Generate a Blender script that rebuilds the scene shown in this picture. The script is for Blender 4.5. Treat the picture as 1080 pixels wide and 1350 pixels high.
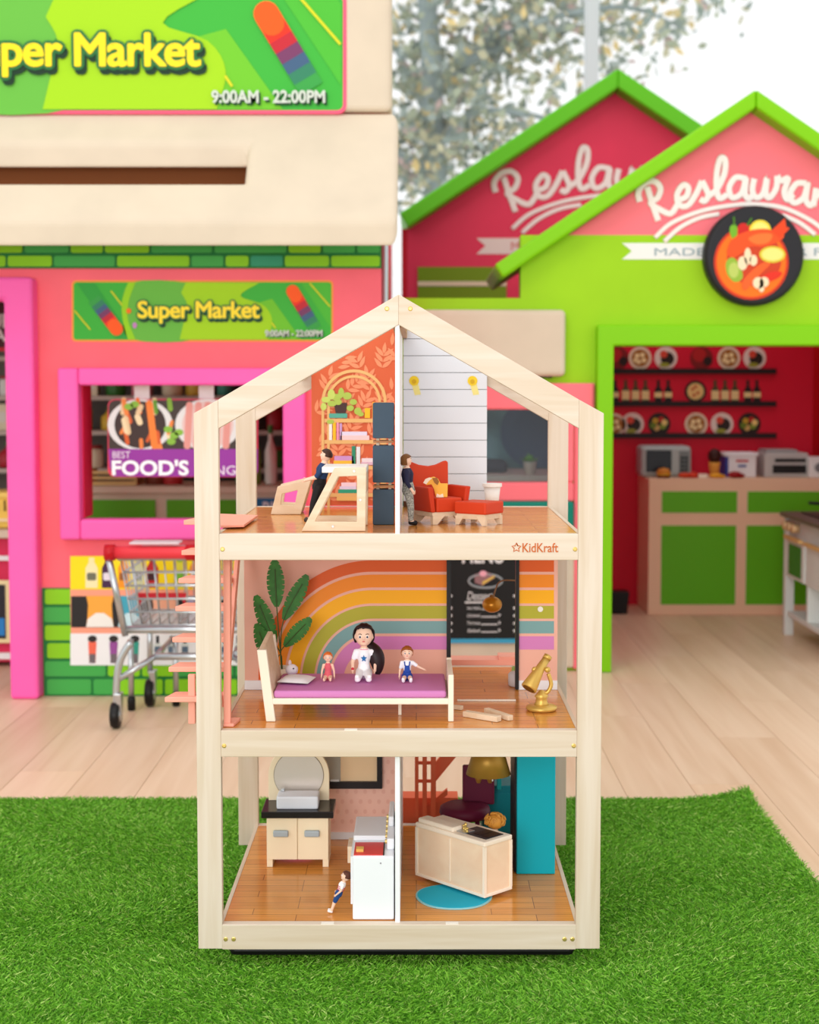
import bpy, bmesh, math, random
import numpy as np
from mathutils import Vector, Matrix

for o in list(bpy.data.objects): bpy.data.objects.remove(o)
SC = bpy.context.scene
COL = SC.collection
rnd = random.Random(7)

# ------------------------------------------------------------------ camera
FPX, CX, CY, TH, H = 2000.0, 549.0, 639.0, math.radians(3.634), 1.10
cam_d = bpy.data.cameras.new('camera'); cam = bpy.data.objects.new('camera', cam_d); COL.objects.link(cam)
cam.location = (0, 0, H); cam.rotation_euler = (math.pi/2 - TH, 0, 0)
cam_d.sensor_fit = 'VERTICAL'; cam_d.sensor_height = 36.0; cam_d.sensor_width = 28.8
cam_d.lens = FPX/1350*36.0
cam_d.shift_x = (540-CX)/1350; cam_d.shift_y = (CY-675)/1350
cam_d.clip_start = 0.05; cam_d.clip_end = 200
cam_d.dof.use_dof = True; cam_d.dof.focus_distance = 2.92; cam_d.dof.aperture_fstop = 4.2
SC.camera = cam

# ------------------------------------------------------------------ light
W = bpy.data.worlds.new('world'); SC.world = W; W.use_nodes = True
bg = W.node_tree.nodes['Background']; bg.inputs[0].default_value = (0.995, 0.997, 1.0, 1); bg.inputs[1].default_value = 1.03
def area(name, loc, target, size, power, col=(1, 1, 1)):
    d = bpy.data.lights.new(name, 'AREA'); d.shape = 'SQUARE'; d.size = size; d.energy = power; d.color = col
    o = bpy.data.objects.new(name, d); COL.objects.link(o); o.location = loc
    o.rotation_euler = (Vector(target)-Vector(loc)).to_track_quat('-Z', 'Y').to_euler()
    return o
area('front_window_daylight', (-1.6, -4.2, 1.9), (0.0, 3.6, 0.75), 3.2, 200, (1.0, 0.985, 0.96))
area('ceiling_lamp', (-1.6, 1.6, 4.6), (-0.3, 3.9, 0.4), 1.6, 36, (1.0, 0.97, 0.93))
SC.view_settings.view_transform = 'Standard'; SC.view_settings.look = 'None'
SC.view_settings.exposure = 0.18; SC.view_settings.gamma = 1.0; SC.view_settings.use_curve_mapping = False

# ------------------------------------------------------------------ projection of measured pixels onto real depths
def ray(px, py):
    u = (px-CX)/FPX; v = (py-CY)/FPX; c, s = math.cos(TH), math.sin(TH)
    return (u, c-v*s, -s-v*c)
def P(px, py, Y):
    d = ray(px, py); t = Y/d[1]; return Vector((d[0]*t, Y, H+d[2]*t))
def G(px, py, z=0.0):
    d = ray(px, py); t = (z-H)/d[2]; return Vector((d[0]*t, d[1]*t, z))
def ZY(py, Y): return P(CX, py, Y).z
def XY(px, py, Y): return P(px, py, Y).x

# ------------------------------------------------------------------ materials
def lin(c):
    c = c/255.0
    return c/12.92 if c <= 0.04045 else ((c+0.055)/1.055)**2.4
def rgb(t): return (lin(t[0]), lin(t[1]), lin(t[2]), 1)
MATS = {}
def mat(c, rough=0.55, metal=0.0, spec=0.25, var=0.0, scale=20.0, bump=0.0, bscale=60.0, coat=0.0, name=None, sss=0.0):
    key = (tuple(c), rough, metal, spec, var, scale, bump, bscale, coat)
    if key in MATS: return MATS[key]
    m = bpy.data.materials.new(name or 'mat_%02x%02x%02x' % tuple(int(v) for v in c)); m.use_nodes = True
    nt = m.node_tree; b = nt.nodes['Principled BSDF']
    b.inputs['Base Color'].default_value = rgb(c); b.inputs['Roughness'].default_value = rough
    b.inputs['Metallic'].default_value = metal; b.inputs['Specular IOR Level'].default_value = spec
    b.inputs['Coat Weight'].default_value = coat
    tc = None
    if var > 0 or bump > 0:
        tc = nt.nodes.new('ShaderNodeTexCoord')
    if var > 0:
        n = nt.nodes.new('ShaderNodeTexNoise'); n.inputs['Scale'].default_value = scale; n.inputs['Detail'].default_value = 4
        r = nt.nodes.new('ShaderNodeValToRGB')
        lo = [v*(1-var) for v in rgb(c)[:3]]+[1]; hi = [min(1, v*(1+var)) for v in rgb(c)[:3]]+[1]
        r.color_ramp.elements[0].color = lo; r.color_ramp.elements[0].position = 0.3
        r.color_ramp.elements[1].color = hi; r.color_ramp.elements[1].position = 0.7
        nt.links.new(tc.outputs['Object'], n.inputs['Vector']); nt.links.new(n.outputs['Fac'], r.inputs['Fac'])
        nt.links.new(r.outputs['Color'], b.inputs['Base Color'])
    if bump > 0:
        n2 = nt.nodes.new('ShaderNodeTexNoise'); n2.inputs['Scale'].default_value = bscale; n2.inputs['Detail'].default_value = 3
        bp = nt.nodes.new('ShaderNodeBump'); bp.inputs['Strength'].default_value = bump; bp.inputs['Distance'].default_value = 0.01
        nt.links.new(tc.outputs['Object'], n2.inputs['Vector']); nt.links.new(n2.outputs['Fac'], bp.inputs['Height'])
        nt.links.new(bp.outputs['Normal'], b.inputs['Normal'])
    MATS[key] = m
    return m
def wood(name, c1, c2, axis='Z', stretch=0.06, scale=55, rough=0.5, rand=0.0, coat=0.0, streak=0.55):
    m = bpy.data.materials.new(name); m.use_nodes = True; nt = m.node_tree; b = nt.nodes['Principled BSDF']
    b.inputs['Roughness'].default_value = rough; b.inputs['Specular IOR Level'].default_value = 0.35; b.inputs['Coat Weight'].default_value = coat
    tc = nt.nodes.new('ShaderNodeTexCoord'); mp = nt.nodes.new('ShaderNodeMapping')
    s = [1, 1, 1]; s['XYZ'.index(axis)] = stretch; mp.inputs['Scale'].default_value = s
    nt.links.new(tc.outputs['Object'], mp.inputs['Vector'])
    oi = nt.nodes.new('ShaderNodeObjectInfo')
    ad = nt.nodes.new('ShaderNodeVectorMath'); ad.operation = 'MULTIPLY_ADD'
    cb = nt.nodes.new('ShaderNodeCombineXYZ')
    for i in range(3): nt.links.new(oi.outputs['Random'], cb.inputs[i])
    nt.links.new(cb.outputs[0], ad.inputs[0]); ad.inputs[1].default_value = (7, 11, 5)
    nt.links.new(mp.outputs[0], ad.inputs[2])
    n = nt.nodes.new('ShaderNodeTexNoise'); n.inputs['Scale'].default_value = scale; n.inputs['Detail'].default_value = 5; n.inputs['Distortion'].default_value = 0.6
    nt.links.new(ad.outputs[0], n.inputs['Vector'])
    n3 = nt.nodes.new('ShaderNodeTexNoise'); n3.inputs['Scale'].default_value = scale*0.22; n3.inputs['Detail'].default_value = 2; n3.inputs['Distortion'].default_value = 1.5
    nt.links.new(ad.outputs[0], n3.inputs['Vector'])
    mx0 = nt.nodes.new('ShaderNodeMath'); mx0.operation = 'MULTIPLY_ADD'; mx0.inputs[1].default_value = streak
    sc = nt.nodes.new('ShaderNodeMath'); sc.operation = 'MULTIPLY'; sc.inputs[1].default_value = 1-streak
    nt.links.new(n3.outputs['Fac'], sc.inputs[0]); nt.links.new(n.outputs['Fac'], mx0.inputs[0]); nt.links.new(sc.outputs[0], mx0.inputs[2])
    r = nt.nodes.new('ShaderNodeValToRGB'); r.color_ramp.elements[0].position = 0.36; r.color_ramp.elements[1].position = 0.62
    r.color_ramp.elements[0].color = rgb(c2); r.color_ramp.elements[1].color = rgb(c1)
    nt.links.new(mx0.outputs[0], r.inputs['Fac'])
    last = r.outputs['Color']
    if rand > 0:
        hs = nt.nodes.new('ShaderNodeHueSaturation'); mr = nt.nodes.new('ShaderNodeMapRange')
        mr.inputs['To Min'].default_value = 1-rand; mr.inputs['To Max'].default_value = 1+rand
        nt.links.new(oi.outputs['Random'], mr.inputs['Value']); nt.links.new(mr.outputs[0], hs.inputs['Value']); nt.links.new(last, hs.inputs['Color'])
        last = hs.outputs['Color']
    nt.links.new(last, b.inputs['Base Color'])
    return m
PINE_Z = wood('pine_vertical', (222, 207, 189), (208, 188, 162), 'Z', 0.05, 60, 0.55)
PINE_X = wood('pine_horizontal', (222, 207, 189), (208, 188, 162), 'X', 0.05, 60, 0.55)
PINE_Y = wood('pine_depth', (220, 203, 182), (206, 182, 152), 'Y', 0.05, 60, 0.55)
TOYWOOD = wood('toy_birch', (230, 208, 180), (218, 190, 156), 'X', 0.2, 70, 0.5)
OAK = wood('oak_floor', (232, 203, 174), (218, 184, 152), 'Y', 0.05, 22, 0.42, rand=0.05)
def floor_print():
    m = bpy.data.materials.new('bamboo_floor_print'); m.use_nodes = True; nt = m.node_tree; b = nt.nodes['Principled BSDF']
    tc = nt.nodes.new('ShaderNodeTexCoord')
    br = nt.nodes.new('ShaderNodeTexBrick'); br.inputs['Scale'].default_value = 1.0
    br.inputs['Brick Width'].default_value = 0.23; br.inputs['Row Height'].default_value = 0.034
    br.inputs['Mortar Size'].default_value = 0.0009; br.inputs['Mortar Smooth'].default_value = 0.6
    br.inputs['Color1'].default_value = rgb((222, 150, 70)); br.inputs['Color2'].default_value = rgb((202, 128, 54)); br.inputs['Mortar'].default_value = rgb((122, 74, 34))
    br.inputs['Bias'].default_value = -0.1
    br.offset = 0.37; br.offset_frequency = 3
    nt.links.new(tc.outputs['Object'], br.inputs['Vector'])
    mp = nt.nodes.new('ShaderNodeMapping'); mp.inputs['Scale'].default_value = (5, 190, 1)
    nt.links.new(tc.outputs['Object'], mp.inputs['Vector'])
    n = nt.nodes.new('ShaderNodeTexNoise'); n.inputs['Scale'].default_value = 1.6; n.inputs['Detail'].default_value = 4
    nt.links.new(mp.outputs[0], n.inputs['Vector'])
    mr = nt.nodes.new('ShaderNodeMapRange'); mr.inputs['From Min'].default_value = 0.3; mr.inputs['From Max'].default_value = 0.7; mr.inputs['To Min'].default_value = 0.82; mr.inputs['To Max'].default_value = 1.14
    nt.links.new(n.outputs['Fac'], mr.inputs['Value'])
    hs = nt.nodes.new('ShaderNodeHueSaturation'); nt.links.new(br.outputs['Color'], hs.inputs['Color']); nt.links.new(mr.outputs[0], hs.inputs['Value'])
    nt.links.new(hs.outputs['Color'], b.inputs['Base Color'])
    b.inputs['Roughness'].default_value = 0.17; b.inputs['Specular IOR Level'].default_value = 0.45
    return m
BAMBOO = floor_print()
def glass_mat(name, tint=(1, 1, 1), gloss=0.06):
    m = bpy.data.materials.new(name); m.use_nodes = True; nt = m.node_tree
    for n in list(nt.nodes): nt.nodes.remove(n)
    out = nt.nodes.new('ShaderNodeOutputMaterial'); mx = nt.nodes.new('ShaderNodeMixShader'); t = nt.nodes.new('ShaderNodeBsdfTransparent'); g = nt.nodes.new('ShaderNodeBsdfGlossy')
    t.inputs[0].default_value = (*tint, 1); g.inputs['Roughness'].default_value = 0.03; mx.inputs[0].default_value = gloss
    nt.links.new(t.outputs[0], mx.inputs[1]); nt.links.new(g.outputs[0], mx.inputs[2]); nt.links.new(mx.outputs[0], out.inputs[0])
    return m
GLASS = glass_mat('window_glass', (0.985, 0.99, 0.99), 0.03)
WHITE = (240, 240, 240); CREAM = (214, 198, 175)
M_WHITE = mat((236, 236, 236), 0.35); M_CREAM = mat(CREAM, 0.6, var=0.04, scale=6)
M_BLACK = mat((22, 20, 20), 0.4); M_BRASS = mat((222, 190, 110), 0.3, metal=0.7); M_GOLD = mat((216, 178, 92), 0.38, metal=0.5)
M_CHROME = mat((190, 195, 198), 0.28, metal=0.85)
M_CORALT = mat((248, 170, 148), 0.5)
M_SKIN = mat((244, 204, 178), 0.5)

# ------------------------------------------------------------------ mesh builder
class MB:
    def __init__(s, M=None): s.v = []; s.f = []; s.M = M
    def add(s, vs, fs):
        b = len(s.v)
        for p in vs:
            p = Vector(p); s.v.append(s.M @ p if s.M is not None else p)
        s.f += [[b+i for i in f] for f in fs]; return s
    def hexa(s, c):  # 0-3 bottom loop, 4-7 top loop
        return s.add(c, [(0, 3, 2, 1), (4, 5, 6, 7), (0, 1, 5, 4), (1, 2, 6, 5), (2, 3, 7, 6), (3, 0, 4, 7)])
    def box(s, x0, x1, y0, y1, z0, z1):
        x0, x1 = min(x0, x1), max(x0, x1); y0, y1 = min(y0, y1), max(y0, y1); z0, z1 = min(z0, z1), max(z0, z1)
        return s.hexa([(x0, y0, z0), (x1, y0, z0), (x1, y1, z0), (x0, y1, z0), (x0, y0, z1), (x1, y0, z1), (x1, y1, z1), (x0, y1, z1)])
    def pbox(s, px0, py0, px1, py1, Y, depth):
        ym = (py0+py1)/2
        return s.box(XY(px0, ym, Y), XY(px1, ym, Y), Y, Y+depth, ZY(py0, Y), ZY(py1, Y))
    def prism(s, pts, Y, depth):   # polygon of (x,z), extruded along +y from Y
        n = len(pts)
        vs = [(x, Y, z) for x, z in pts]+[(x, Y+depth, z) for x, z in pts]
        fs = [list(range(n)), list(range(2*n-1, n-1, -1))]+[(i, i+n, (i+1) % n+n, (i+1) % n) for i in range(n)]
        return s.add(vs, fs)
    def zprism(s, pts, z0, z1):
        n = len(pts)
        vs = [(x, y, z0) for x, y in pts]+[(x, y, z1) for x, y in pts]
        fs = [list(range(n-1, -1, -1)), list(range(n, 2*n))]+[(i, (i+1) % n, (i+1) % n+n, i+n) for i in range(n)]
        return s.add(vs, fs)
    def tube(s, pts, r, seg=8, cap=True, flat=None):
        pts = [Vector(p) for p in pts]; n = len(pts); rs = r if isinstance(r, (list, tuple)) else [r]*n
        vs = []; prev = None
        for i, p in enumerate(pts):
            d = (pts[min(i+1, n-1)]-pts[max(i-1, 0)]).normalized()
            if prev is None:
                a = d.cross(Vector((0, 0, 1)) if abs(d.z) < 0.9 else Vector((0, 1, 0))).normalized()
            else:
                a = (prev-d*prev.dot(d)).normalized()
            prev = a; b = d.cross(a)
            for k in range(seg):
                t = 2*math.pi*k/seg; q = (a*math.cos(t)+b*math.sin(t))*rs[i]
                if flat: q = Vector((q.x, q.y*flat, q.z))
                vs.append(p+q)
        fs = [(i*seg+k, i*seg+(k+1) % seg, (i+1)*seg+(k+1) % seg, (i+1)*seg+k) for i in range(n-1) for k in range(seg)]
        if cap: fs += [list(range(seg-1, -1, -1)), [(n-1)*seg+k for k in range(seg)]]
        return s.add(vs, fs)
    def lathe(s, prof, c, seg=20, axis='Z'):
        vs = []; n = len(prof)
        for r, h in prof:
            for k in range(seg):
                t = 2*math.pi*k/seg; a, b = r*math.cos(t), r*math.sin(t)
                if axis == 'Z': vs.append((c[0]+a, c[1]+b, c[2]+h))
                elif axis == 'Y': vs.append((c[0]+a, c[1]+h, c[2]-b))
                else: vs.append((c[0]+h, c[1]+a, c[2]+b))
        fs = [(i*seg+k, i*seg+(k+1) % seg, (i+1)*seg+(k+1) % seg, (i+1)*seg+k) for i in range(n-1) for k in range(seg)]
        fs += [list(range(seg-1, -1, -1)), [(n-1)*seg+k for k in range(seg)]]
        return s.add(vs, fs)
    def ball(s, c, r, sub=2, sc=(1, 1, 1)):
        bm = bmesh.new(); bmesh.ops.create_icosphere(bm, subdivisions=sub, radius=1)
        vs = [(c[0]+v.co.x*r*sc[0], c[1]+v.co.y*r*sc[1], c[2]+v.co.z*r*sc[2]) for v in bm.verts]
        fs = [[v.index for v in f.verts] for f in bm.faces]; bm.free()
        return s.add(vs, fs)
    def mesh(s, name, smooth=False):
        me = bpy.data.meshes.new(name); me.from_pydata([tuple(v) for v in s.v], [], s.f)
        bm = bmesh.new(); bm.from_mesh(me); bmesh.ops.recalc_face_normals(bm, faces=bm.faces); bm.to_mesh(me); bm.free()
        if smooth: me.shade_smooth()
        return me
def par(o, parent):
    if parent is not None:
        o.parent = parent; o.matrix_parent_inverse = ROOTM.get(parent.name, Matrix.Identity(4)).inverted()
ROOTM = {}
def obj(name, mb, m, parent=None, bevel=0.0, seg=2, smooth=False, kind=None, label=None):
    me = mb.mesh(name, smooth) if isinstance(mb, MB) else mb
    if m is not None:
        me.materials.clear(); me.materials.append(m)
    o = bpy.data.objects.new(name, me); COL.objects.link(o); par(o, parent)
    if bevel > 0:
        md = o.modifiers.new('bevel', 'BEVEL'); md.width = bevel; md.segments = seg; md.limit_method = 'ANGLE'; md.angle_limit = math.radians(40)
    if kind: o['kind'] = kind
    if label: o['label'] = label
    return o
def tag(o, label, cat, group=None):
    o['label'] = label; o['category'] = cat
    if group: o['group'] = group
    return o
def thing(name, label, cat, loc=(0, 0, 0), group=None):
    o = bpy.data.objects.new(name, None); COL.objects.link(o); o.location = loc; o.empty_display_size = 0.05
    ROOTM[o.name] = Matrix.Translation(Vector(loc))
    return tag(o, label, cat, group)
def smoothpath(pts, k=6, closed=False):
    out = []; n = len(pts)
    pts = [Vector(p) for p in pts]
    rng = range(n) if closed else range(n-1)
    for i in rng:
        if closed: p0, p1, p2, p3 = pts[i-1], pts[i], pts[(i+1) % n], pts[(i+2) % n]
        else: p0, p1, p2, p3 = pts[max(i-1, 0)], pts[i], pts[i+1], pts[min(i+2, n-1)]
        for j in range(k):
            t = j/k
            out.append(0.5*((2*p1)+(p2-p0)*t+(2*p0-5*p1+4*p2-p3)*t*t+(3*p1-p0-3*p2+p3)*t**3))
    if not closed: out.append(pts[-1])
    return out
def circ(cx, cy, r, n=24, ry=None, a0=0, a1=2*math.pi):
    ry = r if ry is None else ry
    return [(cx+r*math.cos(a0+(a1-a0)*i/n), cy+ry*math.sin(a0+(a1-a0)*i/n)) for i in range(n if a1-a0 > 6.28 else n+1)]
def rrect(x0, y0, x1, y1, r, n=5):
    out = []
    for cx, cy, a in ((x1-r, y1-r, 0), (x0+r, y1-r, 90), (x0+r, y0+r, 180), (x1-r, y0+r, 270)):
        for i in range(n+1):
            t = math.radians(a+90*i/n); out.append((cx+r*math.cos(t), cy+r*math.sin(t)))
    return out
def decal(name, pts, Y, m, parent, th=0.0012, lift=0.0):
    """printed shape on an upright surface whose front face is at depth Y; points are measured pixels"""
    q = [(P(x, y, Y).x, P(x, y, Y).z) for x, y in pts]
    return obj(name, MB().prism(q, Y-th-lift, th), m, parent)
def text_mesh(body, weight=0.0, extrude=0.0, shear=0.0, spacing=1.0):
    c = bpy.data.curves.new('lettering', 'FONT'); c.body = body; c.offset = weight; c.extrude = extrude; c.shear = shear; c.space_character = spacing
    c.resolution_u = 4; c.space_line = 0.85
    t = bpy.data.objects.new('lettering', c); COL.objects.link(t); bpy.context.view_layer.update()
    me = bpy.data.meshes.new_from_object(t.evaluated_get(bpy.context.evaluated_depsgraph_get()))
    bpy.data.objects.remove(t); return me
def text(name, body, box, Y, m, parent, weight=0.0, th=0.002, lift=0.0, shear=0.0, grow=0.0, shift=(0, 0), sp=1.0):
    """flat lettering facing the front, fitted to a measured pixel box (x0,y0,x1,y1) at depth Y"""
    me = text_mesh(body, weight, 0.5, shear, sp)
    ref = text_mesh(body, 0, 0.5, shear, sp) if weight else me
    xs = [v.co.x for v in ref.vertices]; ys = [v.co.y for v in ref.vertices]
    a = P(box[0]+shift[0], box[3]+shift[1], Y); b = P(box[2]+shift[0], box[1]+shift[1], Y)
    kx = (b.x-a.x)/(max(xs)-min(xs)); ky = (b.z-a.z)/(max(ys)-min(ys))
    for v in me.vertices:
        x, y, z = v.co
        v.co = (a.x+(x-min(xs))*kx, Y-lift-th*(0.5+z), a.z+(y-min(ys))*ky)
    if grow:   # heavier strokes: copies shifted all round, grow in pixels
        g = grow*Y/FPX; bm = bmesh.new()
        for r_, n_ in ((g, 12), (g*.55, 8), (0, 1)):
            for k in range(n_):
                c = me.copy(); an = 2*math.pi*k/n_; c.transform(Matrix.Translation((r_*math.cos(an), -.00002*k, r_*math.sin(an)))); bm.from_mesh(c); bpy.data.meshes.remove(c)
        bm.to_mesh(me); bm.free()
    return obj(name, me, m, parent)
def structure(o): o['kind'] = 'structure'; return o

# ================================================================== THE HALL
fl = MB().box(-4.2, 4.2, 0.6, 10.6, -0.03, -0.004)
floor = structure(obj('floor', fl, mat((150, 118, 88), 0.7)))
pw, pl = 0.19, 1.45
plank_me = MB().box(0, pw-0.0015, 0, pl-0.0015, -0.004, 0.0).mesh('plank')
plank_me.materials.append(OAK)
cnt = 0
for i in range(-13, 16):
    off = (i*0.61) % 1.0*pl
    for j in range(0, 8):
        y = 1.9-off+j*pl
        if y > 10.4 or y+pl < 2.0: continue
        o = bpy.data.objects.new('plank', plank_me); COL.objects.link(o); o.parent = floor; o.location = (i*pw, y, 0); cnt += 1

# back window wall
YW = 10.6
win = bpy.data.objects.new('window_1', None); COL.objects.link(win); win.location = (0, YW, 0); ROOTM['window_1'] = Matrix.Translation((0, YW, 0)); structure(win)
M_MULL = mat((205, 212, 214), 0.4)
mx = [XY(780, 60, YW)+d for d in (-4.4, -2.2, 0, 2.2)]
for i, x in enumerate(mx):
    obj('mullion', MB().box(x-0.045, x+0.045, YW-0.06, YW+0.06, 0.12, 5.4), M_MULL, win, 0.006)
for i in range(3):
    obj('pane', MB().box(mx[i]+0.045, mx[i+1]-0.045, YW-0.006, YW+0.006, 0.12, 5.3), GLASS, win)
obj('sill', MB().box(mx[0]-0.1, mx[-1]+0.1, YW-0.15, YW+0.08, 0.0, 0.12), M_MULL, win, 0.01)
obj('head_rail', MB().box(mx[0]-0.1, mx[-1]+0.1, YW-0.08, YW+0.08, 5.3, 5.45), M_MULL, win, 0.01)

# tree outside
def tree():
    YT = 17.0
    t = thing('broadleaf_tree', 'broad tree with thinning autumn leaves outside the tall window', 'tree', (P(570, 300, YT).x, YT, 0))
    mt = mat((150, 166, 166), 0.9, var=0.2, scale=5)
    def br(pp, r0, r1, dy=0):
        pts = smoothpath([P(x, y, YT+dy+dd) for x, y, dd in pp], 5)
        n = len(pts); obj('branch', MB().tube(pts, [r0+(r1-r0)*i/(n-1) for i in range(n)], 8), mt, t, smooth=True)
        return pts
    tr = [Vector((P(575, 300, YT).x, YT, 0))]+[P(x, y, YT) for x, y in ((578, 420), (577, 300), (572, 180), (568, 60), (556, -80), (560, -220))]
    tr = smoothpath(tr, 5)
    obj('trunk', MB().tube(tr, [0.17-0.09*i/(len(tr)-1) for i in range(len(tr))], 10), mt, t, smooth=True)
    paths = [tr[8:]]
    for pp, r0, r1 in (([(590, 120, 0), (612, 75, .2), (660, 45, .4), (700, 5, .5), (720, -60, .4)], .10, .05),
                       ([(600, 90, 0), (680, 55, .3), (760, 35, .5), (830, 45, .8)], .06, .015),
                       ([(660, 45, 0), (740, 20, -.4), (830, 10, -.6), (905, 40, -.7)], .05, .012),
                       ([(575, 200, 0), (620, 150, -.3), (690, 150, -.5), (760, 170, -.7), (800, 200, -.8)], .05, .01),
                       ([(572, 170, 0), (545, 110, .3), (520, 60, .5), (490, 20, .7)], .06, .02),
                       ([(575, 230, 0), (540, 210, -.3), (500, 190, -.5), (440, 180, -.5)], .05, .02),
                       ([(560, -20, 0), (640, -60, .2), (760, -50, .4), (880, -20, .4)], .06, .015),
                       ([(578, 260, 0), (620, 235, .3), (680, 215, .3), (730, 225, .2)], .035, .01)):
        paths.append(br(pp, r0, r1))
    cols = [(168, 178, 150), (200, 196, 160), (140, 156, 146), (230, 206, 140), (200, 174, 168), (164, 178, 170)]  # leaf tones washed out toward grey, haze put into the colour
    R = np.random.default_rng(3)
    mbs = [MB() for _ in cols]
    cl = []
    for p in paths:
        for q in p[::1]:
            for _ in range(3): cl.append(np.array(q)+R.normal(0, 0.30, 3)*np.array([1, 0.8, 0.8]))
    for _ in range(50): cl.append(np.array(P(R.uniform(525, 790), R.uniform(-60, 230), YT)))
    for c in cl:
        for _ in range(int(R.integers(5, 12))):
            p = c+R.normal(0, 0.15, 3); a = R.normal(0, 1, 3); a /= np.linalg.norm(a); b = np.cross(a, R.normal(0, 1, 3)); b /= np.linalg.norm(b)
            l = R.uniform(0.05, 0.095); w = l*0.6
            mbs[int(R.choice(6, p=[.27, .2, .23, .08, .07, .15]))].add([p-a*l, p+b*w, p+a*l, p-b*w], [(0, 1, 2, 3)])
    for mb, c in zip(mbs, cols):
        me = bpy.data.meshes.new('foliage'); me.from_pydata([tuple(v) for v in mb.v], [], mb.f)
        obj('foliage', me, mat(c, 0.7), t, kind='stuff')
tree()

# artificial grass rug
GR = bpy.data.objects.new('turf_rug', None); COL.objects.link(GR); GR.location = (-0.6, 3.0, 0); ROOTM['turf_rug'] = Matrix.Translation((-0.6, 3.0, 0))
tag(GR, 'bright green artificial turf rug spread under the dollhouse', 'rug')
XR, YRB, XL = 0.885, 3.985, -1.75
def rug_h(x, y):   # curled far right corner and edge
    d = math.hypot(max(0, x-(XR-0.10)), max(0, y-(YRB-0.10)))
    e = max(0, 1-math.hypot(XR-x, (YRB-y)*0.8)/0.22)
    return 0.006+0.026*e*e+0.006*max(0, (x-(XR-0.06))/0.06)
mb = MB(); nx, ny = 56, 34
vs = []; fs = []
for j in range(ny+1):
    for i in range(nx+1):
        x = XL+(XR-XL)*i/nx; y = 1.9+(YRB-1.9)*j/ny; vs.append((x, y, rug_h(x, y)))
for j in range(ny):
    for i in range(nx): a = j*(nx+1)+i; fs.append((a, a+1, a+nx+2, a+nx+1))
mb.add(vs, fs); rug = obj('backing', mb, mat((72, 134, 32), 0.9), GR)
sd = rug.modifiers.new('solid', 'SOLIDIFY'); sd.thickness = 0.005; sd.offset = -1
def grass():
    R = np.random.default_rng(11); N = 380000
    x = R.uniform(-1.32, XR+0.004, N); y = 2.25+(YRB+0.004-2.25)*R.random(N)**1.15
    z = np.array([rug_h(a, b) for a, b in zip(x, y)])
    an = R.uniform(0, 2*np.pi, N); ln = R.normal(0, 0.0045, (N, 2)); h = R.uniform(0.005, 0.0105, N); w = R.uniform(0.0006, 0.0011, N)
    # tufted direction patches
    ln[:, 0] += 0.002*np.sin(x*9+3*np.sin(y*5)); ln[:, 1] += 0.002*np.cos(y*11+2*np.sin(x*7))-0.002
    V = np.zeros((N, 4, 3)); dx = np.cos(an)*w; dy = np.sin(an)*w
    V[:, 0] = np.stack([x-dx, y-dy, z], 1); V[:, 1] = np.stack([x+dx, y+dy, z], 1)
    V[:, 2] = np.stack([x+dx*.7+ln[:, 0]*.55, y+dy*.7+ln[:, 1]*.55, z+h*.62], 1); V[:, 3] = np.stack([x+ln[:, 0]*1.5, y+ln[:, 1]*1.5, z+h], 1)
    me = bpy.data.meshes.new('turf_blades'); me.vertices.add(N*4); me.vertices.foreach_set('co', V.ravel())
    idx = (np.arange(N)[:, None]*4+np.array([0, 1, 2, 3])[None]).ravel()
    me.loops.add(N*4); me.loops.foreach_set('vertex_index', idx.astype(np.int32))
    me.polygons.add(N); me.polygons.foreach_set('loop_start', (np.arange(N)*4).astype(np.int32))
    mi = R.choice(4, N, p=[.45, .3, .15, .10]).astype(np.int32)
    for c in ((112, 178, 44), (138, 200, 60), (88, 150, 32), (178, 210, 108)): me.materials.append(mat(c, 0.55, spec=0.3))
    me.polygons.foreach_set('material_index', mi); me.update(calc_edges=True)
    o = bpy.data.objects.new('turf_blades', me); COL.objects.link(o); par(o, GR); o['kind'] = 'stuff'
grass()

# ================================================================== SUPERMARKET PLAYHOUSE
YM = 5.38
MK = thing('market_playhouse', 'coral pink supermarket playhouse with cream awning and green banner sign', 'playhouse', (-0.7, YM+0.3, 0))
M_CORAL = mat((250, 106, 120), 0.55, var=0.05, scale=5); M_PINK = mat((250, 96, 176), 0.5, var=0.04, scale=4)
M_MAG = mat((225, 30, 78), 0.5)
XMR = XY(503, 340, YM)
wl = MB()
def wbox(mb, x0, y0, x1, y1, Y=YM, d=0.1): mb.pbox(x0, y0, x1, y1, Y, d)
zt = ZY(100, YM)
zw0, zw1 = ZY(688, YM), ZY(505, YM); xw0, xw1 = XY(103, 600, YM), XY(374, 600, YM)
xd = XY(22, 640, YM); zd = ZY(385, YM)
wl.box(xd, xw0, YM, YM+.1, 0.0, zt).box(xw0, xw1, YM, YM+.1, 0.0, zw0).box(xw0, xw1, YM, YM+.1, zw1, zt).box(xw1, XMR, YM, YM+.1, 0.0, zt)
wl.box(-2.9, xd, YM, YM+.1, zd, zt)
wall_m = obj('front_wall', wl, M_CORAL, MK)
obj('side_wall', MB().box(XMR-0.1, XMR, YM+.1, 7.6, 0, zt), M_CORAL, MK)
obj('back_wall', MB().box(-3.4, XMR, 7.6, 7.7, 0, zt), mat((120, 108, 100), 0.7), MK)
obj('darkening_lid', MB().box(-3.4, XMR, YM+.1, 7.7, zt, zt+.06), M_CREAM, MK)  # unseen lid added to keep the market interior dark
obj('corner_pole', MB().tube([(XMR+0.012, YM+0.03, 0.0), (XMR+0.012, YM+0.03, zt)], 0.012, 10), M_CHROME, MK, smooth=True)
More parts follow.
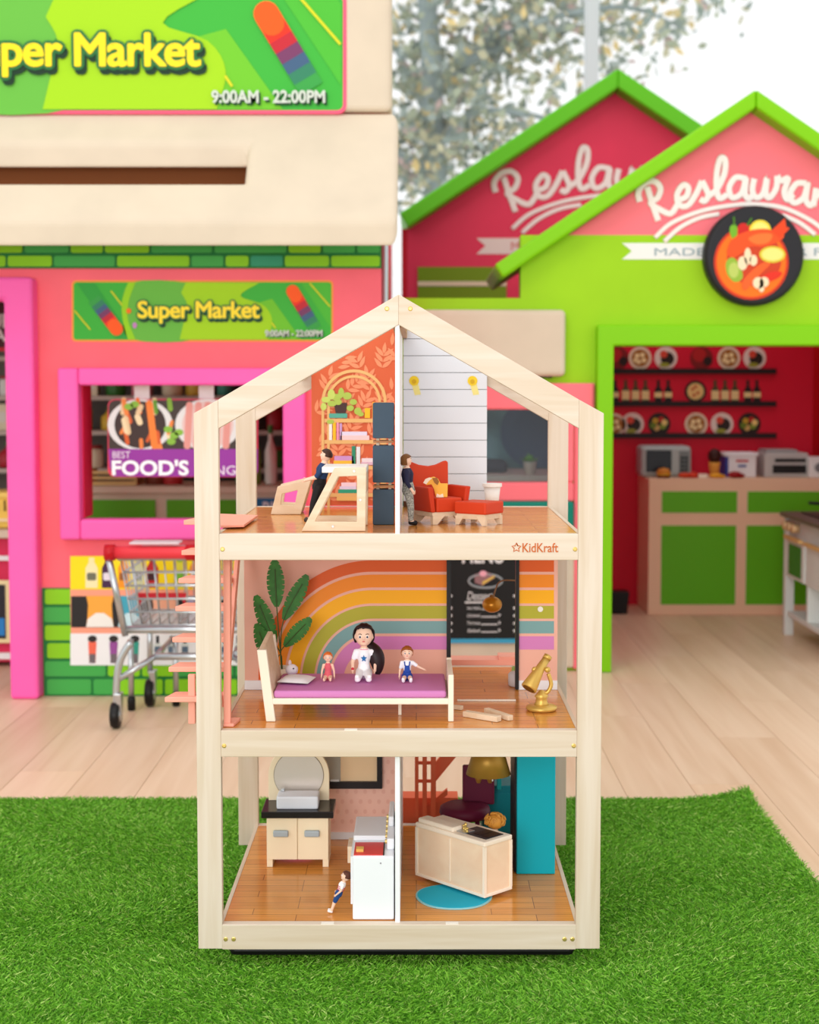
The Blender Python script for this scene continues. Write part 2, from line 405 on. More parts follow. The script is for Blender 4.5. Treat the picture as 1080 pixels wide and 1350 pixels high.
# pink door frame and window frame
df = MB(); xo = XY(53, 640, YM)
df.prism([(xd-0.0, 0), (xo, 0), (xo, ZY(367, YM)), (-2.6, ZY(367, YM)), (-2.6, ZY(397, YM)), (xd-0.018, ZY(397, YM)), (xd-0.018, 0)][0:7], YM-0.07, 0.15)
obj('door_frame', df, M_PINK, MK, 0.014, 3)
fo = (XY(77, 600, YM-.06), XY(402, 600, YM-.06), ZY(712, YM-.06), ZY(485, YM-.06))
fi = (XY(104, 600, YM-.06), XY(373, 600, YM-.06), ZY(685, YM-.06), ZY(508, YM-.06))
wf = thing  # placeholder name kept local
wfr = bpy.data.objects.new('window_frame', None); COL.objects.link(wfr); par(wfr, MK)
ROOTM['window_frame'] = Matrix.Identity(4)
for nm, b in (('frame_bar', (fo[0], fi[0], fo[2], fo[3])), ('frame_bar', (fi[1], fo[1], fo[2], fo[3])), ('frame_bar', (fi[0], fi[1], fi[3], fo[3])), ('frame_bar', (fi[0], fi[1], fo[2], fi[2]))):
    obj(nm, MB().box(b[0], b[1], YM-.06, YM+.02, b[2], b[3]), M_PINK, wfr, 0.010, 3)
for x in (fi[0]-0.006, fi[1]-0.004):
    obj('reveal', MB().box(x, x+0.010, YM+0.0, YM+.14, fi[2], fi[3]), M_MAG, wfr)
# green bricks
LIME = mat((136, 205, 22), 0.5); MID = mat((66, 168, 74), 0.5); DKG = mat((30, 124, 58), 0.55); TEALG = mat((48, 152, 112), 0.5)
bp = obj('brick_panel', MB().box(XY(57, 845, YM), XMR, YM-0.004, YM, 0.0, ZY(775, YM)), DKG, MK)
bp2 = obj('brick_panel', MB().box(XY(-300, 340, YM), XMR, YM-0.004, YM, ZY(354, YM), ZY(318, YM)), DKG, MK)
def brick_row(y0, y1, x0, x1, seed, bp=bp):
    r = random.Random(seed); x = x0+2-(r.choice((22, 30, 50)) if seed % 2 else 0)
    while x < x1-4:
        w = r.choice((30, 42, 58, 80, 95)); e = min(x+w, x1-1)
        if x1-e < 12: e = x1-1
        m = r.choices((LIME, MID, TEALG), (6, 3, 1))[0]
        if e < x0+8: x = e+3; continue
        q = rrect(max(x, x0+1), y0+1.5, e, y1-1.5, 3, 3); q = [(P(a, b, YM).x, P(a, b, YM).z) for a, b in q]
        obj('brick', MB().prism(q, YM-0.009, 0.006), m, bp); x = e+3
for k in range(6): brick_row(775+23.7*k, 775+23.7*(k+1)-1, 58, 502, 20+k)
for k in range(2): brick_row(318+18*k, 318+18*k+17, -150, 502, 40+k, bp2)
# cream upper wall, awning
YU = 5.42
obj('upper_wall', MB().box(-2.9, XY(517, 100, YU), YU-0.12, YU+.1, ZY(155, YU), ZY(-60, YU)), M_CREAM, MK, 0.02, 3)
def awning():
    A = (5.32, ZY(147, 5.32)); B = (4.96, ZY(290, 4.96)); th = ZY(290, 4.96)-ZY(328, 4.96)
    def piece(mb, x0, x1, s0, s1):
        a = (A[0]+(B[0]-A[0])*s0, A[1]+(B[1]-A[1])*s0); b = (A[0]+(B[0]-A[0])*s1, A[1]+(B[1]-A[1])*s1)
        mb.hexa([(x0, b[0], b[1]-th), (x1, b[0], b[1]-th), (x1, a[0], a[1]-th), (x0, a[0], a[1]-th), (x0, b[0], b[1]), (x1, b[0], b[1]), (x1, a[0], a[1]), (x0, a[0], a[1])])
    xr = -0.062; xh = XY(325, 215, 5.15)
    lo, hi = 0.30, 0.66
    X0 = -2.9
    # single closed slab with a rectangular slot
    def pt(x, s, k): return (x, A[0]+(B[0]-A[0])*s, A[1]+(B[1]-A[1])*s-(th if k else 0))
    xs = [X0, -2.0, xh, xr]; ss = [0, lo, hi, 1.0]
    vid = {}; vs = []; fs = []
    def v(i, j, k):
        if (i, j, k) not in vid: vid[(i, j, k)] = len(vs); vs.append(pt(xs[i], ss[j], k))
        return vid[(i, j, k)]
    cells = [(i, j) for i in range(3) for j in range(3) if not (i == 1 and j == 1)]
    for i, j in cells:
        fs.append((v(i, j, 0), v(i+1, j, 0), v(i+1, j+1, 0), v(i, j+1, 0))); fs.append((v(i, j, 1), v(i, j+1, 1), v(i+1, j+1, 1), v(i+1, j, 1)))
        for (di, dj, a, b) in ((-1, 0, (i, j), (i, j+1)), (1, 0, (i+1, j), (i+1, j+1)), (0, -1, (i, j), (i+1, j)), (0, 1, (i, j+1), (i+1, j+1))):
            if (i+di, j+dj) not in cells: fs.append((v(*a, 0), v(*b, 0), v(*b, 1), v(*a, 1)))
    obj('awning', MB().add(vs, fs), M_CREAM, MK, 0.022, 4)
    obj('slot_shade_sheet', MB().box(-2.4, xr-0.2, 5.28, 5.30, ZY(300, 5.3), ZY(178, 5.3)), mat((120, 66, 26), 0.7), MK)  # brown sheet painted in for the shaded interior behind the slot
awning()
# sign boards
def cap_pts(a, b, r, n=8):
    d = (Vector(b)-Vector(a)).normalized(); ang = math.atan2(d.y, d.x)
    return [(b[0]+r*math.cos(ang-math.pi/2+math.pi*i/n), b[1]+r*math.sin(ang-math.pi/2+math.pi*i/n)) for i in range(n+1)] + [(a[0]+r*math.cos(ang+math.pi/2+math.pi*i/n), a[1]+r*math.sin(ang+math.pi/2+math.pi*i/n)) for i in range(n+1)]
def sign(x0, y0, k, Y, parent, border):
    S = lambda u, v: (x0+u*k, y0+v*k)
    D = lambda nm, pts, c, l: decal(nm, [S(*p) for p in pts], Y, mat(c, 0.5, spec=0.2), sg, 0.0004*k, l*0.0012*k)
    q = [S(*p) for p in rrect(-2.5, -2.5, 342.5, 78.5, 6)]
    q = [(P(a, b, Y).x, P(a, b, Y).z) for a, b in q]
    sg = obj('sign_board', MB().prism(q, Y-0.002, 0.02), mat(border, 0.5), parent, label='green supermarket banner with yellow lettering')
    Y = Y-0.002
    D('print_field', rrect(0, 0, 340, 76, 4), (62, 178, 58), 0)
    D('print_patch', smoothpath([Vector(p) for p in ((75, 1), (150, 1), (158, 20), (140, 40), (158, 75), (76, 75), (66, 40))], 4, True), (104, 184, 64), 1)
    D('print_patch', [(148, 0.5)]+[tuple(p) for p in smoothpath([Vector(p) for p in ((245, 1), (220, 18), (250, 30), (262, 50), (256, 75.5))], 4)]+[tuple(p) for p in smoothpath([Vector(p) for p in ((140, 75.5), (146, 50), (150, 30), (142, 14))], 4)], (164, 214, 18), 2)
    D('print_ring', [tuple(p) for p in smoothpath([Vector(p) for p in ((72, .5), (64, 25), (65, 50), (72, 75.5))], 5)]+[tuple(p) for p in smoothpath([Vector(p) for p in ((82, 75.5), (72, 50), (73, 25), (82, .5))], 5)], (150, 212, 24), 2)
    D('print_patch', [(4, 1), (28, 1), (70, 62), (70, 75), (56, 75)], (48, 162, 60), 1)
    D('print_patch', [(240, 28), (262, 22), (300, 75.5), (252, 75.5)], (112, 196, 40), 1)
    D('print_patch', [(300, 1), (336, 1), (339, 6), (339, 60)], (78, 186, 52), 1)
    for a, b in (((57, 62), (28, 24)), ((289, 12), (318, 60))):
        n = 7; cs = [(250, 92, 22), (236, 52, 30), (196, 40, 52), (120, 60, 100), (66, 96, 128), (52, 130, 96), (58, 160, 70)]
        for i in range(n-1, -1, -1):
            pa = Vector(a)+(Vector(b)-Vector(a))*(i/n); pb = Vector(a)+(Vector(b)-Vector(a))*((i+1.3)/n)
            if i == 0: D('print_stripe', cap_pts(pa, pa+(pb-pa)*.7, 8.5), cs[i], 3.4)
            else:
                d = (pb-pa).normalized(); nn = Vector((-d.y, d.x))*8.5
                D('print_stripe', [pa-nn, pb-nn, pb+nn, pa+nn], cs[i], 2.2+0.15*(n-i))
    for a, b in (((2, 38), (22, 62)), ((50, 12), (64, 30)), ((312, 2), (338, 32)), ((262, 54), (266, 60))):
        D('print_line', cap_pts(a, b, 0.9, 4), (220, 214, 36), 4)
    D('print_dot', circ(73, 38, 3.4, 14), (246, 112, 30), 4); D('print_dot', circ(229, 42, 7, 18), (250, 104, 16), 4); D('print_dot', circ(240, 45, 2, 12), (250, 104, 16), 4)
    D('print_dot', circ(81, 57, 3, 14, 4), (196, 130, 190), 4)
    bx = (*S(86, 25.5), *S(245, 54)); 
    text('lettering_shadow', 'Super Market', bx, Y, mat((16, 52, 28), 0.5), sg, 0, 0.001, 0.0055*k, shift=(1.8*k, 3.2*k), sp=0.95, grow=2.6*k)
    text('lettering_outline', 'Super Market', bx, Y, mat((44, 116, 58), 0.5), sg, 0, 0.001, 0.0075*k, sp=0.95, grow=2.8*k)
    text('lettering', 'Super Market', bx, Y, mat((255, 224, 20), 0.4), sg, 0, 0.001, 0.0095*k, sp=0.95, grow=.8*k)
    bx = (*S(253, 63.5), *S(328, 71.5))
    text('lettering_shadow', '9:00AM - 22:00PM', bx, Y, mat((20, 70, 30), 0.5), sg, 0.03, 0.001, 0.0055*k, shift=(1.2*k, 1.4*k))
    text('lettering', '9:00AM - 22:00PM', bx, Y, mat((206, 214, 200), 0.4), sg, 0.03, 0.001, 0.0075*k)
sign(97, 372, 1.0, YM, MK, (250, 150, 60))
sign(-220, -5, 1.977, YU-0.12, MK, (246, 92, 124))

# product poster on the market wall
PO = thing('product_poster', 'printed poster of bottles, snack bags and tubes behind the shopping cart', 'poster', (XY(200, 800, YM), YM-0.012, ZY(877, YM)))
YP = YM-0.012
obj('poster_sheet', MB().pbox(93, 733, 345, 877, YP, 0.003), mat((250, 160, 130), 0.45), PO)
def pd(nm, pts, c, l=1): return decal(nm, pts, YP, mat(c, 0.45), PO, 0.0008, 0.001*l)
pd('print_band', rrect(93, 733, 345, 777, 0.5, 1), (252, 222, 14)); pd('print_band', rrect(94, 786, 345, 827, .5, 1), (36, 32, 32)); pd('print_band', rrect(93, 835, 345, 877, .5, 1), (238, 238, 238))
def bottle(x, y0, y1, w, c, capc, lab):
    pd('printed_bottle', [(x-w, y1), (x+w, y1), (x+w, y0+14), (x+w*.45, y0+6), (x-w*.45, y0+6), (x-w, y0+14)], c, 2)
    pd('printed_cap', rrect(x-w*.45, y0, x+w*.45, y0+6, .5, 1), capc, 3); pd('printed_label', rrect(x-w*.75, y0+20, x+w*.75, y0+30, 2, 2), lab, 3)
for x, w, c, cp, lb in ((121, 8, (244, 230, 176), (244, 230, 170), (110, 110, 90)), (142, 7.5, (66, 34, 70), (40, 20, 44), (230, 220, 230)), (163, 7, (244, 150, 30), (244, 150, 30), (150, 90, 40)), (182, 7, (214, 214, 130), (200, 200, 120), (120, 120, 80)), (201, 8, (186, 26, 34), (150, 20, 30), (60, 20, 24)), (237, 8, (222, 216, 60), (150, 190, 50), (120, 180, 50)), (258, 8, (236, 150, 70), (230, 130, 60), (240, 230, 220)), (316, 8, (244, 150, 30), (220, 120, 30), (250, 240, 220))):
    bottle(x, 735, 775, w, c, cp, lb)
for x, w, c, c2 in ((132, 18, (246, 168, 62), (240, 236, 228)), (172, 16, (66, 164, 186), (200, 230, 236)), (218, 18, (240, 172, 140), (236, 224, 214)), (262, 16, (170, 160, 190), (220, 210, 230)), (315, 16, (240, 90, 80), (250, 230, 220))):
    pd('printed_bag', [(x-w, 785.5), (x+w, 785.5), (x+w-2.5, 797), (x+w-1.5, 815), (x+w, 826.5), (x-w, 826.5), (x-w+1.5, 815), (x-w+2.5, 797)], c, 2)
    pd('printed_bag_base', [(x-w+2, 816), (x-w*.3, 808), (x+w*.3, 808), (x+w-2, 816), (x+w, 826.5), (x-w, 826.5)], c2, 3)
for x, c in ((122, (238, 106, 80)), (150, (150, 76, 150)), (178, (50, 150, 130))):
    pd('printed_tube', [(x-5.5, 846), (x+5.5, 846), (x+4, 874), (x-4, 874)], c, 2); pd('printed_cap', circ(x, 842, 6, 14, 4.5), (40, 36, 36), 3); pd('printed_tube_end', rrect(x-4, 862, x+4, 874, .5, 1), (110, 100, 104), 3)
for x in (208, 226, 244, 296, 314):
    pd('printed_bottle', rrect(x-5, 848, x+5, 863, 1.5, 2), (216, 222, 216), 2); pd('printed_cap', rrect(x-2, 838, x+2, 848, .5, 1), (50, 50, 54), 3); pd('printed_label', rrect(x-4, 852, x+4, 860, .5, 1), (90, 110, 130), 3)

# hanging food sign in the window
YH = YM+0.03
FS = thing('hanging_food_sign', 'hanging sign with grilled vegetable picture and purple lettering band in market window', 'sign', (XY(230, 630, YH), YH, ZY(628, YH)))
q = [(P(a, b, YH).x, P(a, b, YH).z) for a, b in rrect(142, 526, 340, 629, 10)]
obj('sign_panel', MB().prism(q, YH, 0.012), mat((222, 60, 90), 0.45), FS)
def fd(nm, pts, c, l=1): return decal(nm, pts, YH, mat(c, 0.45), FS, 0.0008, 0.001*l)
fd('print_photo', rrect(143.5, 527.5, 338, 598, 9), (64, 50, 44), 1)
fd('print_band', [(143, 592), (340, 592), (340, 622), (334, 628), (150, 628), (145, 615)], (150, 48, 156), 3)
for cx in (185, 274): fd('print_plate', circ(cx, 560, 43, 30, 34), (226, 224, 222), 1.6); fd('print_plate_shade', circ(cx, 560, 34, 30, 31), (60, 40, 36) if cx < 200 else (228, 196, 190), 2)
rr = random.Random(5)
for i in range(26):
    x = rr.uniform(152, 226); y = rr.uniform(532, 588)
    if abs(x-188) < 14 and rr.random() < .6: continue
    c = rr.choice([(238, 112, 40), (236, 132, 60), (228, 196, 150), (240, 214, 170), (96, 150, 40), (128, 172, 50), (214, 92, 36)])
    L = rr.uniform(8, 20); a = rr.uniform(1.0, 2.1)
    fd('print_food', cap_pts((x-math.cos(a)*L/2, y-math.sin(a)*L/2), (x+math.cos(a)*L/2, y+math.sin(a)*L/2), rr.uniform(2.2, 4.0), 4), c, 2.3+i*0.01)
fd('print_food', cap_pts((197, 532), (204, 588), 4.5, 5), (244, 130, 50), 2.7)
for x in (250, 262, 274, 288, 301): fd('print_food', cap_pts((x, 534), (x-3, 588), 4.5, 5), (224, 150, 140), 2.6)
for x, y in ((222, 566), (230, 574), (236, 570), (226, 582), (170, 536), (178, 533)): fd('print_leaf', circ(x, y, 6, 10, 4.5), (136, 186, 60), 2.8)
text('lettering', 'BEST', (149, 595, 172, 604), YH, mat((240, 226, 240), .4), FS, 0, 0.0008, 0.005)
text('lettering', "FOOD'S", (149, 607, 248, 626), YH, mat((255, 255, 255), .4), FS, 0.03, 0.0008, 0.005)
text('lettering', 'ING', (279, 614, 311, 626), YH, mat((240, 226, 240), .4), FS, 0, 0.0008, 0.005)
for x in (187, 272): obj('strap', MB().pbox(x-10, 500, x+10, 528, YH+0.014, 0.004), mat((232, 230, 228), .5), FS)

# inside the market: counter, shelving, goods
YC = 6.55
CB = thing('market_counter', 'cream counter with green front panels inside the supermarket playhouse', 'counter', (XY(230, 660, YC), YC, 0))
x0, x1 = XY(60, 650, YC), XY(420, 650, YC); zc = ZY(641, YC)
obj('body', MB().box(x0, x1, YC, YC+.35, 0, zc-.03), M_CREAM, CB); obj('worktop', MB().box(x0-.02, x1+.02, YC-.03, YC+.37, zc-.03, zc), M_CREAM, CB, 0.006)
for a, b in ((72, 205), (220, 312)): obj('panel', MB().pbox(a, 659, b, 730, YC-.008, .008), mat((88, 176, 12), .5), CB)
obj('panel', MB().pbox(322, 657, 410, 730, YC-.008, .008), mat((30, 110, 160), .5), CB, label='blue front panel')
text('lettering', 'B', (347, 662, 356, 682), YC-.008, mat((220, 226, 230), .5), CB, .02); text('lettering', 'L', (358, 662, 366, 682), YC-.008, mat((220, 226, 230), .5), CB, .02)
SH = thing('market_shelving', 'tall grey shelving with goods at the back of the market', 'shelf', (-1.3, 7.4, 0))
YS = 7.1
zs = [ZY(y, YS) for y in (618, 568, 522, 470)]
for z in zs+[0.15, 0.5]: obj('shelf_board', MB().box(-2.75, XMR-.12, YS, YS+.42, z-.02, z), mat((186, 172, 160), .6), SH)
for x in (-2.75, -2.0, -1.25, -.5, XMR-.14): obj('upright', MB().box(x-.015, x+.015, YS+.38, YS+.42, 0, zs[-1]+.3), mat((150, 140, 132), .6), SH)
def can(x, y, z, h, r, c, kind, lab, grp):
    t = thing({'bottle': 'bottle', 'box': 'carton', 'jar': 'jar'}[kind], lab, kind, (x, y, z), grp)
    if kind == 'bottle':
        obj('body', MB().lathe([(r*.9, 0), (r, .01), (r, h*.55), (r*.4, h*.75), (r*.35, h*.86)], (x, y, z), 12), mat(c, .35), t, smooth=True)
        obj('cap', MB().lathe([(r*.42, h*.86), (r*.42, h)], (x, y, z), 10), mat((60, 120, 50), .5), t)
    elif kind == 'jar':
        obj('body', MB().lathe([(r*.95, 0), (r, .008), (r, h*.78), (r*.8, h*.85)], (x, y, z), 12), mat(c, .35), t, smooth=True)
        obj('lid', MB().lathe([(r*.86, h*.85), (r*.86, h)], (x, y, z), 12), mat((150, 50, 44), .5), t)
    else:
        obj('body', MB().box(x-r, x+r, y-.04, y+.04, z, z+h), mat(c, .5), t, .003)
        obj('print_label', MB().box(x-r*.7, x+r*.7, y-.0415, y-.04, z+h*.3, z+h*.7), mat((224, 216, 204), .5), t)
cn = [('green', (50, 110, 40)), ('red', (170, 40, 50)), ('cream', (226, 212, 180)), ('teal', (70, 150, 130)), ('yellow', (216, 176, 60)), ('brown', (110, 74, 54)), ('pink', (220, 130, 140)), ('white', (220, 216, 210))]
rr = random.Random(12)
seen = set()
tiers = ['lowest', 'second', 'third', 'top']
for ti, z in enumerate(zs[:3]):
    x = -2.6
    while x < XMR-.25:
        nm, c = rr.choice(cn); kind = rr.choice(('bottle', 'box', 'jar'))
        for _ in range(60):
            if (ti, nm, kind) not in seen: break
            nm, c = rr.choice(cn); kind = rr.choice(('bottle', 'box', 'jar'))
        seen.add((ti, nm, kind)); r = rr.uniform(.035, .055); h = rr.uniform(.09, .13)
        px = CX+x*FPX/YS
        if -10 < px < 24 or 100 < px < 378:
            can(x, YS+.12, z, h, r, c, kind, '%s %s on the %s visible shelf of the market shelving' % (nm, {'box': 'carton'}.get(kind, kind), tiers[ti]), 'goods on the market shelving')
        x += rr.uniform(.11, .15)
for i, (px, c, kd, lb) in enumerate(((205, (120, 60, 40), 'jar', 'brown jar on the market counter below the food sign'), (228, (180, 50, 50), 'jar', 'red jar on the market counter below the food sign'), (318, (60, 110, 50), 'bottle', 'dark green bottle on the market counter'), (336, (120, 150, 60), 'bottle', 'olive bottle on the market counter by the white one'), (357, (226, 224, 214), 'bottle', 'white bottle with green cap on the market counter'))):
    can(XY(px, 630, YC+.15), YC+.15, zc, (.13 if kd == 'jar' else .26), (.045 if kd == 'jar' else .027), c, kd, lb, 'goods on the market counter')
CR = thing('slatted_crate', 'small slatted wooden crate on the market counter', 'crate', (XY(148, 640, YC+.1), YC+.1, zc))
for y0, y1 in ((621, 625), (628, 632), (635, 640)): obj('slat', MB().pbox(112, y0, 180, y1, YC+.06, .01), mat((214, 182, 118), .6), CR)
for x in (112, 176): obj('post', MB().pbox(x, 620, x+4, 640.5, YC+.07, .2), mat((200, 168, 106), .6), CR)
obj('base', MB().box(XY(112, 640, YC+.06), XY(180, 640, YC+.06), YC+.07, YC+.27, zc, zc+.008), mat((200, 168, 106), .6), CR)
# goods behind the doorway
YD = 6.2
SS = thing('sale_board', 'dark red sale board with white lettering inside market doorway', 'sign', (XY(-10, 450, YD), YD, ZY(462, YD)))
obj('board', MB().pbox(-60, 390, 40, 462, YD, .02), mat((70, 16, 22), .5), SS)
text('lettering', 'SUPER', (-18, 414, 32, 432), YD, mat((225, 215, 215), .5), SS, .02); text('lettering', 'SALE', (-18, 434, 30, 450), YD, mat((225, 215, 215), .5), SS, .02)
obj('red_edge', MB().pbox(-60, 458, 40, 463, YD-.005, .02), mat((190, 30, 44), .5), SS)
CT = thing('checkout_table', 'crimson checkout stand with white trim inside market doorway', 'table', (XY(0, 860, 6.0), 6.0, 0))
obj('worktop', MB().box(-2.3, XY(29, 705, 5.9), 5.9, 6.4, ZY(710, 5.9), ZY(699, 5.9)), M_CREAM, CT, .006)
obj('body', MB().box(-2.3, XY(28, 800, 5.95), 5.95, 6.38, 0.02, ZY(710, 5.95)), mat((214, 42, 84), .55), CT)
obj('trim', MB().pbox(-40, 733, 24, 739, 5.93, .03), M_WHITE, CT); obj('trim', MB().pbox(-40, 861, 24, 869, 5.93, .03), M_WHITE, CT)
PP = thing('framed_print', 'small dark print in a cream frame on the checkout stand', 'picture', (XY(0, 845, 5.93), 5.93, ZY(848, 5.93)))
obj('frame', MB().pbox(-40, 765, 13, 848, 5.925, .008), mat((240, 224, 170), .5), PP, .003); obj('print', MB().pbox(-34, 771, 7, 842, 5.921, .004), mat((40, 38, 44), .5), PP); obj('print_mark', MB().pbox(-30, 815, 6, 838, 5.918, .003), mat((40, 130, 200), .5), PP)
BK = thing('yellow_basket', 'pale yellow plastic basket with handle slots on the checkout stand', 'basket', (XY(8, 699, 6.05), 6.05, ZY(700, 6.05)))
bz0, bz1 = ZY(699, 5.9), ZY(648, 6.05); bx = XY(4, 670, 6.05)
obj('tub', MB().hexa([(bx-.07, 5.98, bz0), (bx+.07, 5.98, bz0), (bx+.07, 6.12, bz0), (bx-.07, 6.12, bz0), (bx-.085, 5.96, bz1), (bx+.085, 5.96, bz1), (bx+.085, 6.14, bz1), (bx-.085, 6.14, bz1)]), mat((246, 208, 96), .45), BK, .01)
obj('rim', MB().box(bx-.092, bx+.092, 5.95, 6.15, bz1-.02, bz1+.004), mat((248, 214, 110), .45), BK, .006)
for dx in (.0, .03, .055): obj('slot', MB().box(bx+dx-.004, bx+dx+.004, 5.964, 5.972, bz0+.07, bz0+.115), mat((120, 90, 30), .6), BK)
obj('band', MB().box(bx-.079, bx+.079, 5.964, 6.13, bz0+.028, bz0+.04), mat((250, 226, 180), .45), BK)

# shopping cart
def cart():
    Yn, Yf = 4.86, 5.26
    t = thing('shopping_cart', 'small wire shopping cart with red handle parked by the market wall', 'cart', (-0.75, 5.05, 0))
    X = lambda px, Y=Yn: XY(px, 800, Y)
    xl, xr = X(160), X(345); zt, zb, zr = ZY(737, Yn), ZY(826, Yn), ZY(869, Yn)
    obj('handle', MB().tube([(X(146), Yn-.03, ZY(727, Yn)), (X(360), Yn-.03, ZY(727, Yn))], .021, 14), mat((232, 62, 72), .35), t, smooth=True)
    for x in (146, 252, 352): obj('handle_cap', MB().tube([(X(x-4), Yn-.03, ZY(727, Yn)), (X(x+9), Yn-.03, ZY(727, Yn))], .026, 14), mat((190, 16, 30), .35), t, smooth=True)
    obj('coin_tray', MB().box(X(175), X(240), Yn-.05, Yn+.03, ZY(716, Yn), ZY(713, Yn)), mat((222, 200, 206), .4), t, .003)
    wires = MB(); w = .0028
    def rect(z, i, j): 
        wires.tube([(xl+i, Yn+j, z), (xr-i, Yn+j, z), (xr-i, Yf-j, z), (xl+i, Yf-j, z), (xl+i, Yn+j, z)], w*1.3, 6)
    for k in range(6):
        f = k/5; rect(zt+(zb-zt)*f, .03*f, .03*f)
    n = 13
    for k in range(n+1):
        f = k/n; a = xl+(xr-xl)*f; b = xl+.03+(xr-xl-.06)*f
        wires.tube([(a, Yn, zt), (b, Yn+.03, zb), (b, Yf-.03, zb), (a, Yf, zt)], w, 5)
    for k in range(9):
        f = k/8; a = Yn+(Yf-Yn)*f; b = Yn+.03+(Yf-Yn-.06)*f
        wires.tube([(xl, a, zt), (xl+.03, b, zb), (xr-.03, b, zb), (xr, a, zt)], w, 5)
    obj('wire_basket', wires, M_CHROME, t, kind='stuff', smooth=True)
    obj('basket_rim', MB().tube([(xl-.01, Yn, zt+.004), (xr+.01, Yn, zt+.004)], .009, 8), M_CHROME, t, smooth=True)
    obj('basket_rail', MB().tube([(xl, Yn, zb-.01), (xr, Yn, zb-.01)], .012, 8), M_CHROME, t, smooth=True)
    for x in (xl, xr):
        s = 1 if x == xl else -1
        obj('upright', MB().tube([(X(146) if s > 0 else X(356), Yn-.03, ZY(730, Yn)), (x+.012*s, Yn, ZY(838, Yn))], .011, 8), M_CHROME, t, smooth=True)
        obj('front_leg', MB().tube(smoothpath([(x+.03*s, Yn, ZY(846, Yn)), (x-.005*s, Yn, ZY(870, Yn)), (x-.018*s, Yn, ZY(900, Yn)), (x-.02*s, Yn, ZY(930, Yn))], 4), .012, 8), M_CHROME, t, smooth=True)
        obj('brace', MB().tube([(x-.01*s, Yn, ZY(895, Yn)), (x+.10*s, Yn+.05, zr)], .010, 8), M_CHROME, t, smooth=True)
        obj('lower_rail', MB().tube([(x+.10*s, Yn+.05, zr), (x+.10*s, Yf, zr)], .010, 8), M_CHROME, t, smooth=True)
        for Yw, r in ((Yn, .043), (Yf-.06, .048)):
            xx = x-.022*s if Yw == Yn else x+.03*s
            wh = obj('wheel', MB().lathe([(r*.55, -.014), (r*.92, -.014), (r, -.007), (r, .007), (r*.92, .014), (r*.55, .014)], (xx, Yw, r+.001), 24, 'X'), M_BLACK, t, smooth=True)
            obj('hub', MB().lathe([(r*.5, -.016), (r*.5, .016)], (xx, Yw, r+.001), 16, 'X'), M_CHROME, wh)
            obj('caster_fork', MB().hexa([(xx+.016, Yw-.012, r), (xx+.021, Yw-.012, r), (xx+.021, Yw+.012, r), (xx+.016, Yw+.012, r), (xx-.004, Yw-.025, 2*r+.03), (xx+.021, Yw-.025, 2*r+.03), (xx+.021, Yw+.025, 2*r+.03), (xx-.004, Yw+.025, 2*r+.03)]), M_CHROME, t, .002)
        obj('rear_leg', MB().tube([(x+.03*s, Yf-.06, .12), (x+.03*s, Yf-.05, zb)], .010, 8), M_CHROME, t, smooth=True)
    obj('lower_bar', MB().tube([(xl+.10, Yn+.05, zr), (xr-.10, Yn+.05, zr)], .012, 8), M_CHROME, t, smooth=True)
    for px, Y in ((173, 5.13), (232, 5.2)):
        g = G(px, 932 if px < 200 else 920); x = XY(px, 900, Y)
        obj('stand_leg', MB().tube([(x, Y, .04), (x, Y, zr+.02)], .010, 8), M_CHROME, t, smooth=True)
        obj('rubber_foot', MB().lathe([(.008, 0), (.014, .004), (.014, .04), (.011, .05)], (x, Y, .0), 10), M_BLACK, t, smooth=True)
    # red child seat flap
    fl = MB(); fy = Yn+.16
    a = P(181, 782, fy); b = P(246, 782, fy); c = P(240, 800, fy); d = P(187, 800, fy)
    fl.prism([(a.x, a.z), (b.x, b.z), (c.x+.008, c.z), (c.x, ZY(790, fy)), (d.x, ZY(790, fy)), (d.x-.008, d.z)], fy, .012)
    obj('child_seat_flap', fl, mat((206, 30, 46), .4), t, .002)
cart()

# ================================================================== RESTAURANT PLAYHOUSE
YR = 5.87
RS = thing('restaurant_playhouse', 'lime green restaurant playhouse with pink gable and round plate emblem', 'playhouse', (1.2, YR+.3, 0))
M_LIME = mat((156, 210, 16), 0.55, var=0.04, scale=4); M_LIMEB = mat((128, 204, 0), 0.5); M_GCORAL = mat((253, 122, 132), 0.55, var=.03, scale=4)
def xr(px, py=500): return XY(px, py, YR)
def zr(py): return ZY(py, YR)
XRE = xr(1300)
wb = MB()
xa, xb, xc = xr(525), xr(686), xr(806)
zg = zr(310)
wx0, wx1, wz0, wz1 = xr(560), xr(733), zr(638), zr(538)
wb.box(xa, wx0, YR, YR+.1, 0, zr(393)).box(wx0, wx1, YR, YR+.1, 0, wz0).box(wx0, wx1, YR, YR+.1, wz1, zr(393)).box(wx1, xc, YR, YR+.1, 0, zr(393))
wb.box(xb, xc, YR, YR+.1, zr(393), zg).box(xc, xr(1230), YR, YR+.1, zr(455), zg).box(xr(1230), XRE, YR, YR+.1, 0, zg)
obj('front_wall', wb, M_LIME, RS)
ap = P(990, 148, YR); el = P(705, 340, YR)
slope = (ap.z-el.z)/(ap.x-el.x)
gab = [(ap.x-(ap.z-zg)/slope, zg), (ap.x+(ap.z-zg)/slope, zg), (ap.x, ap.z)]
lowx = max(xb, ap.x-(ap.z-zr(345))/slope)
obj('gable', MB().prism(gab, YR, .1), M_GCORAL, RS)
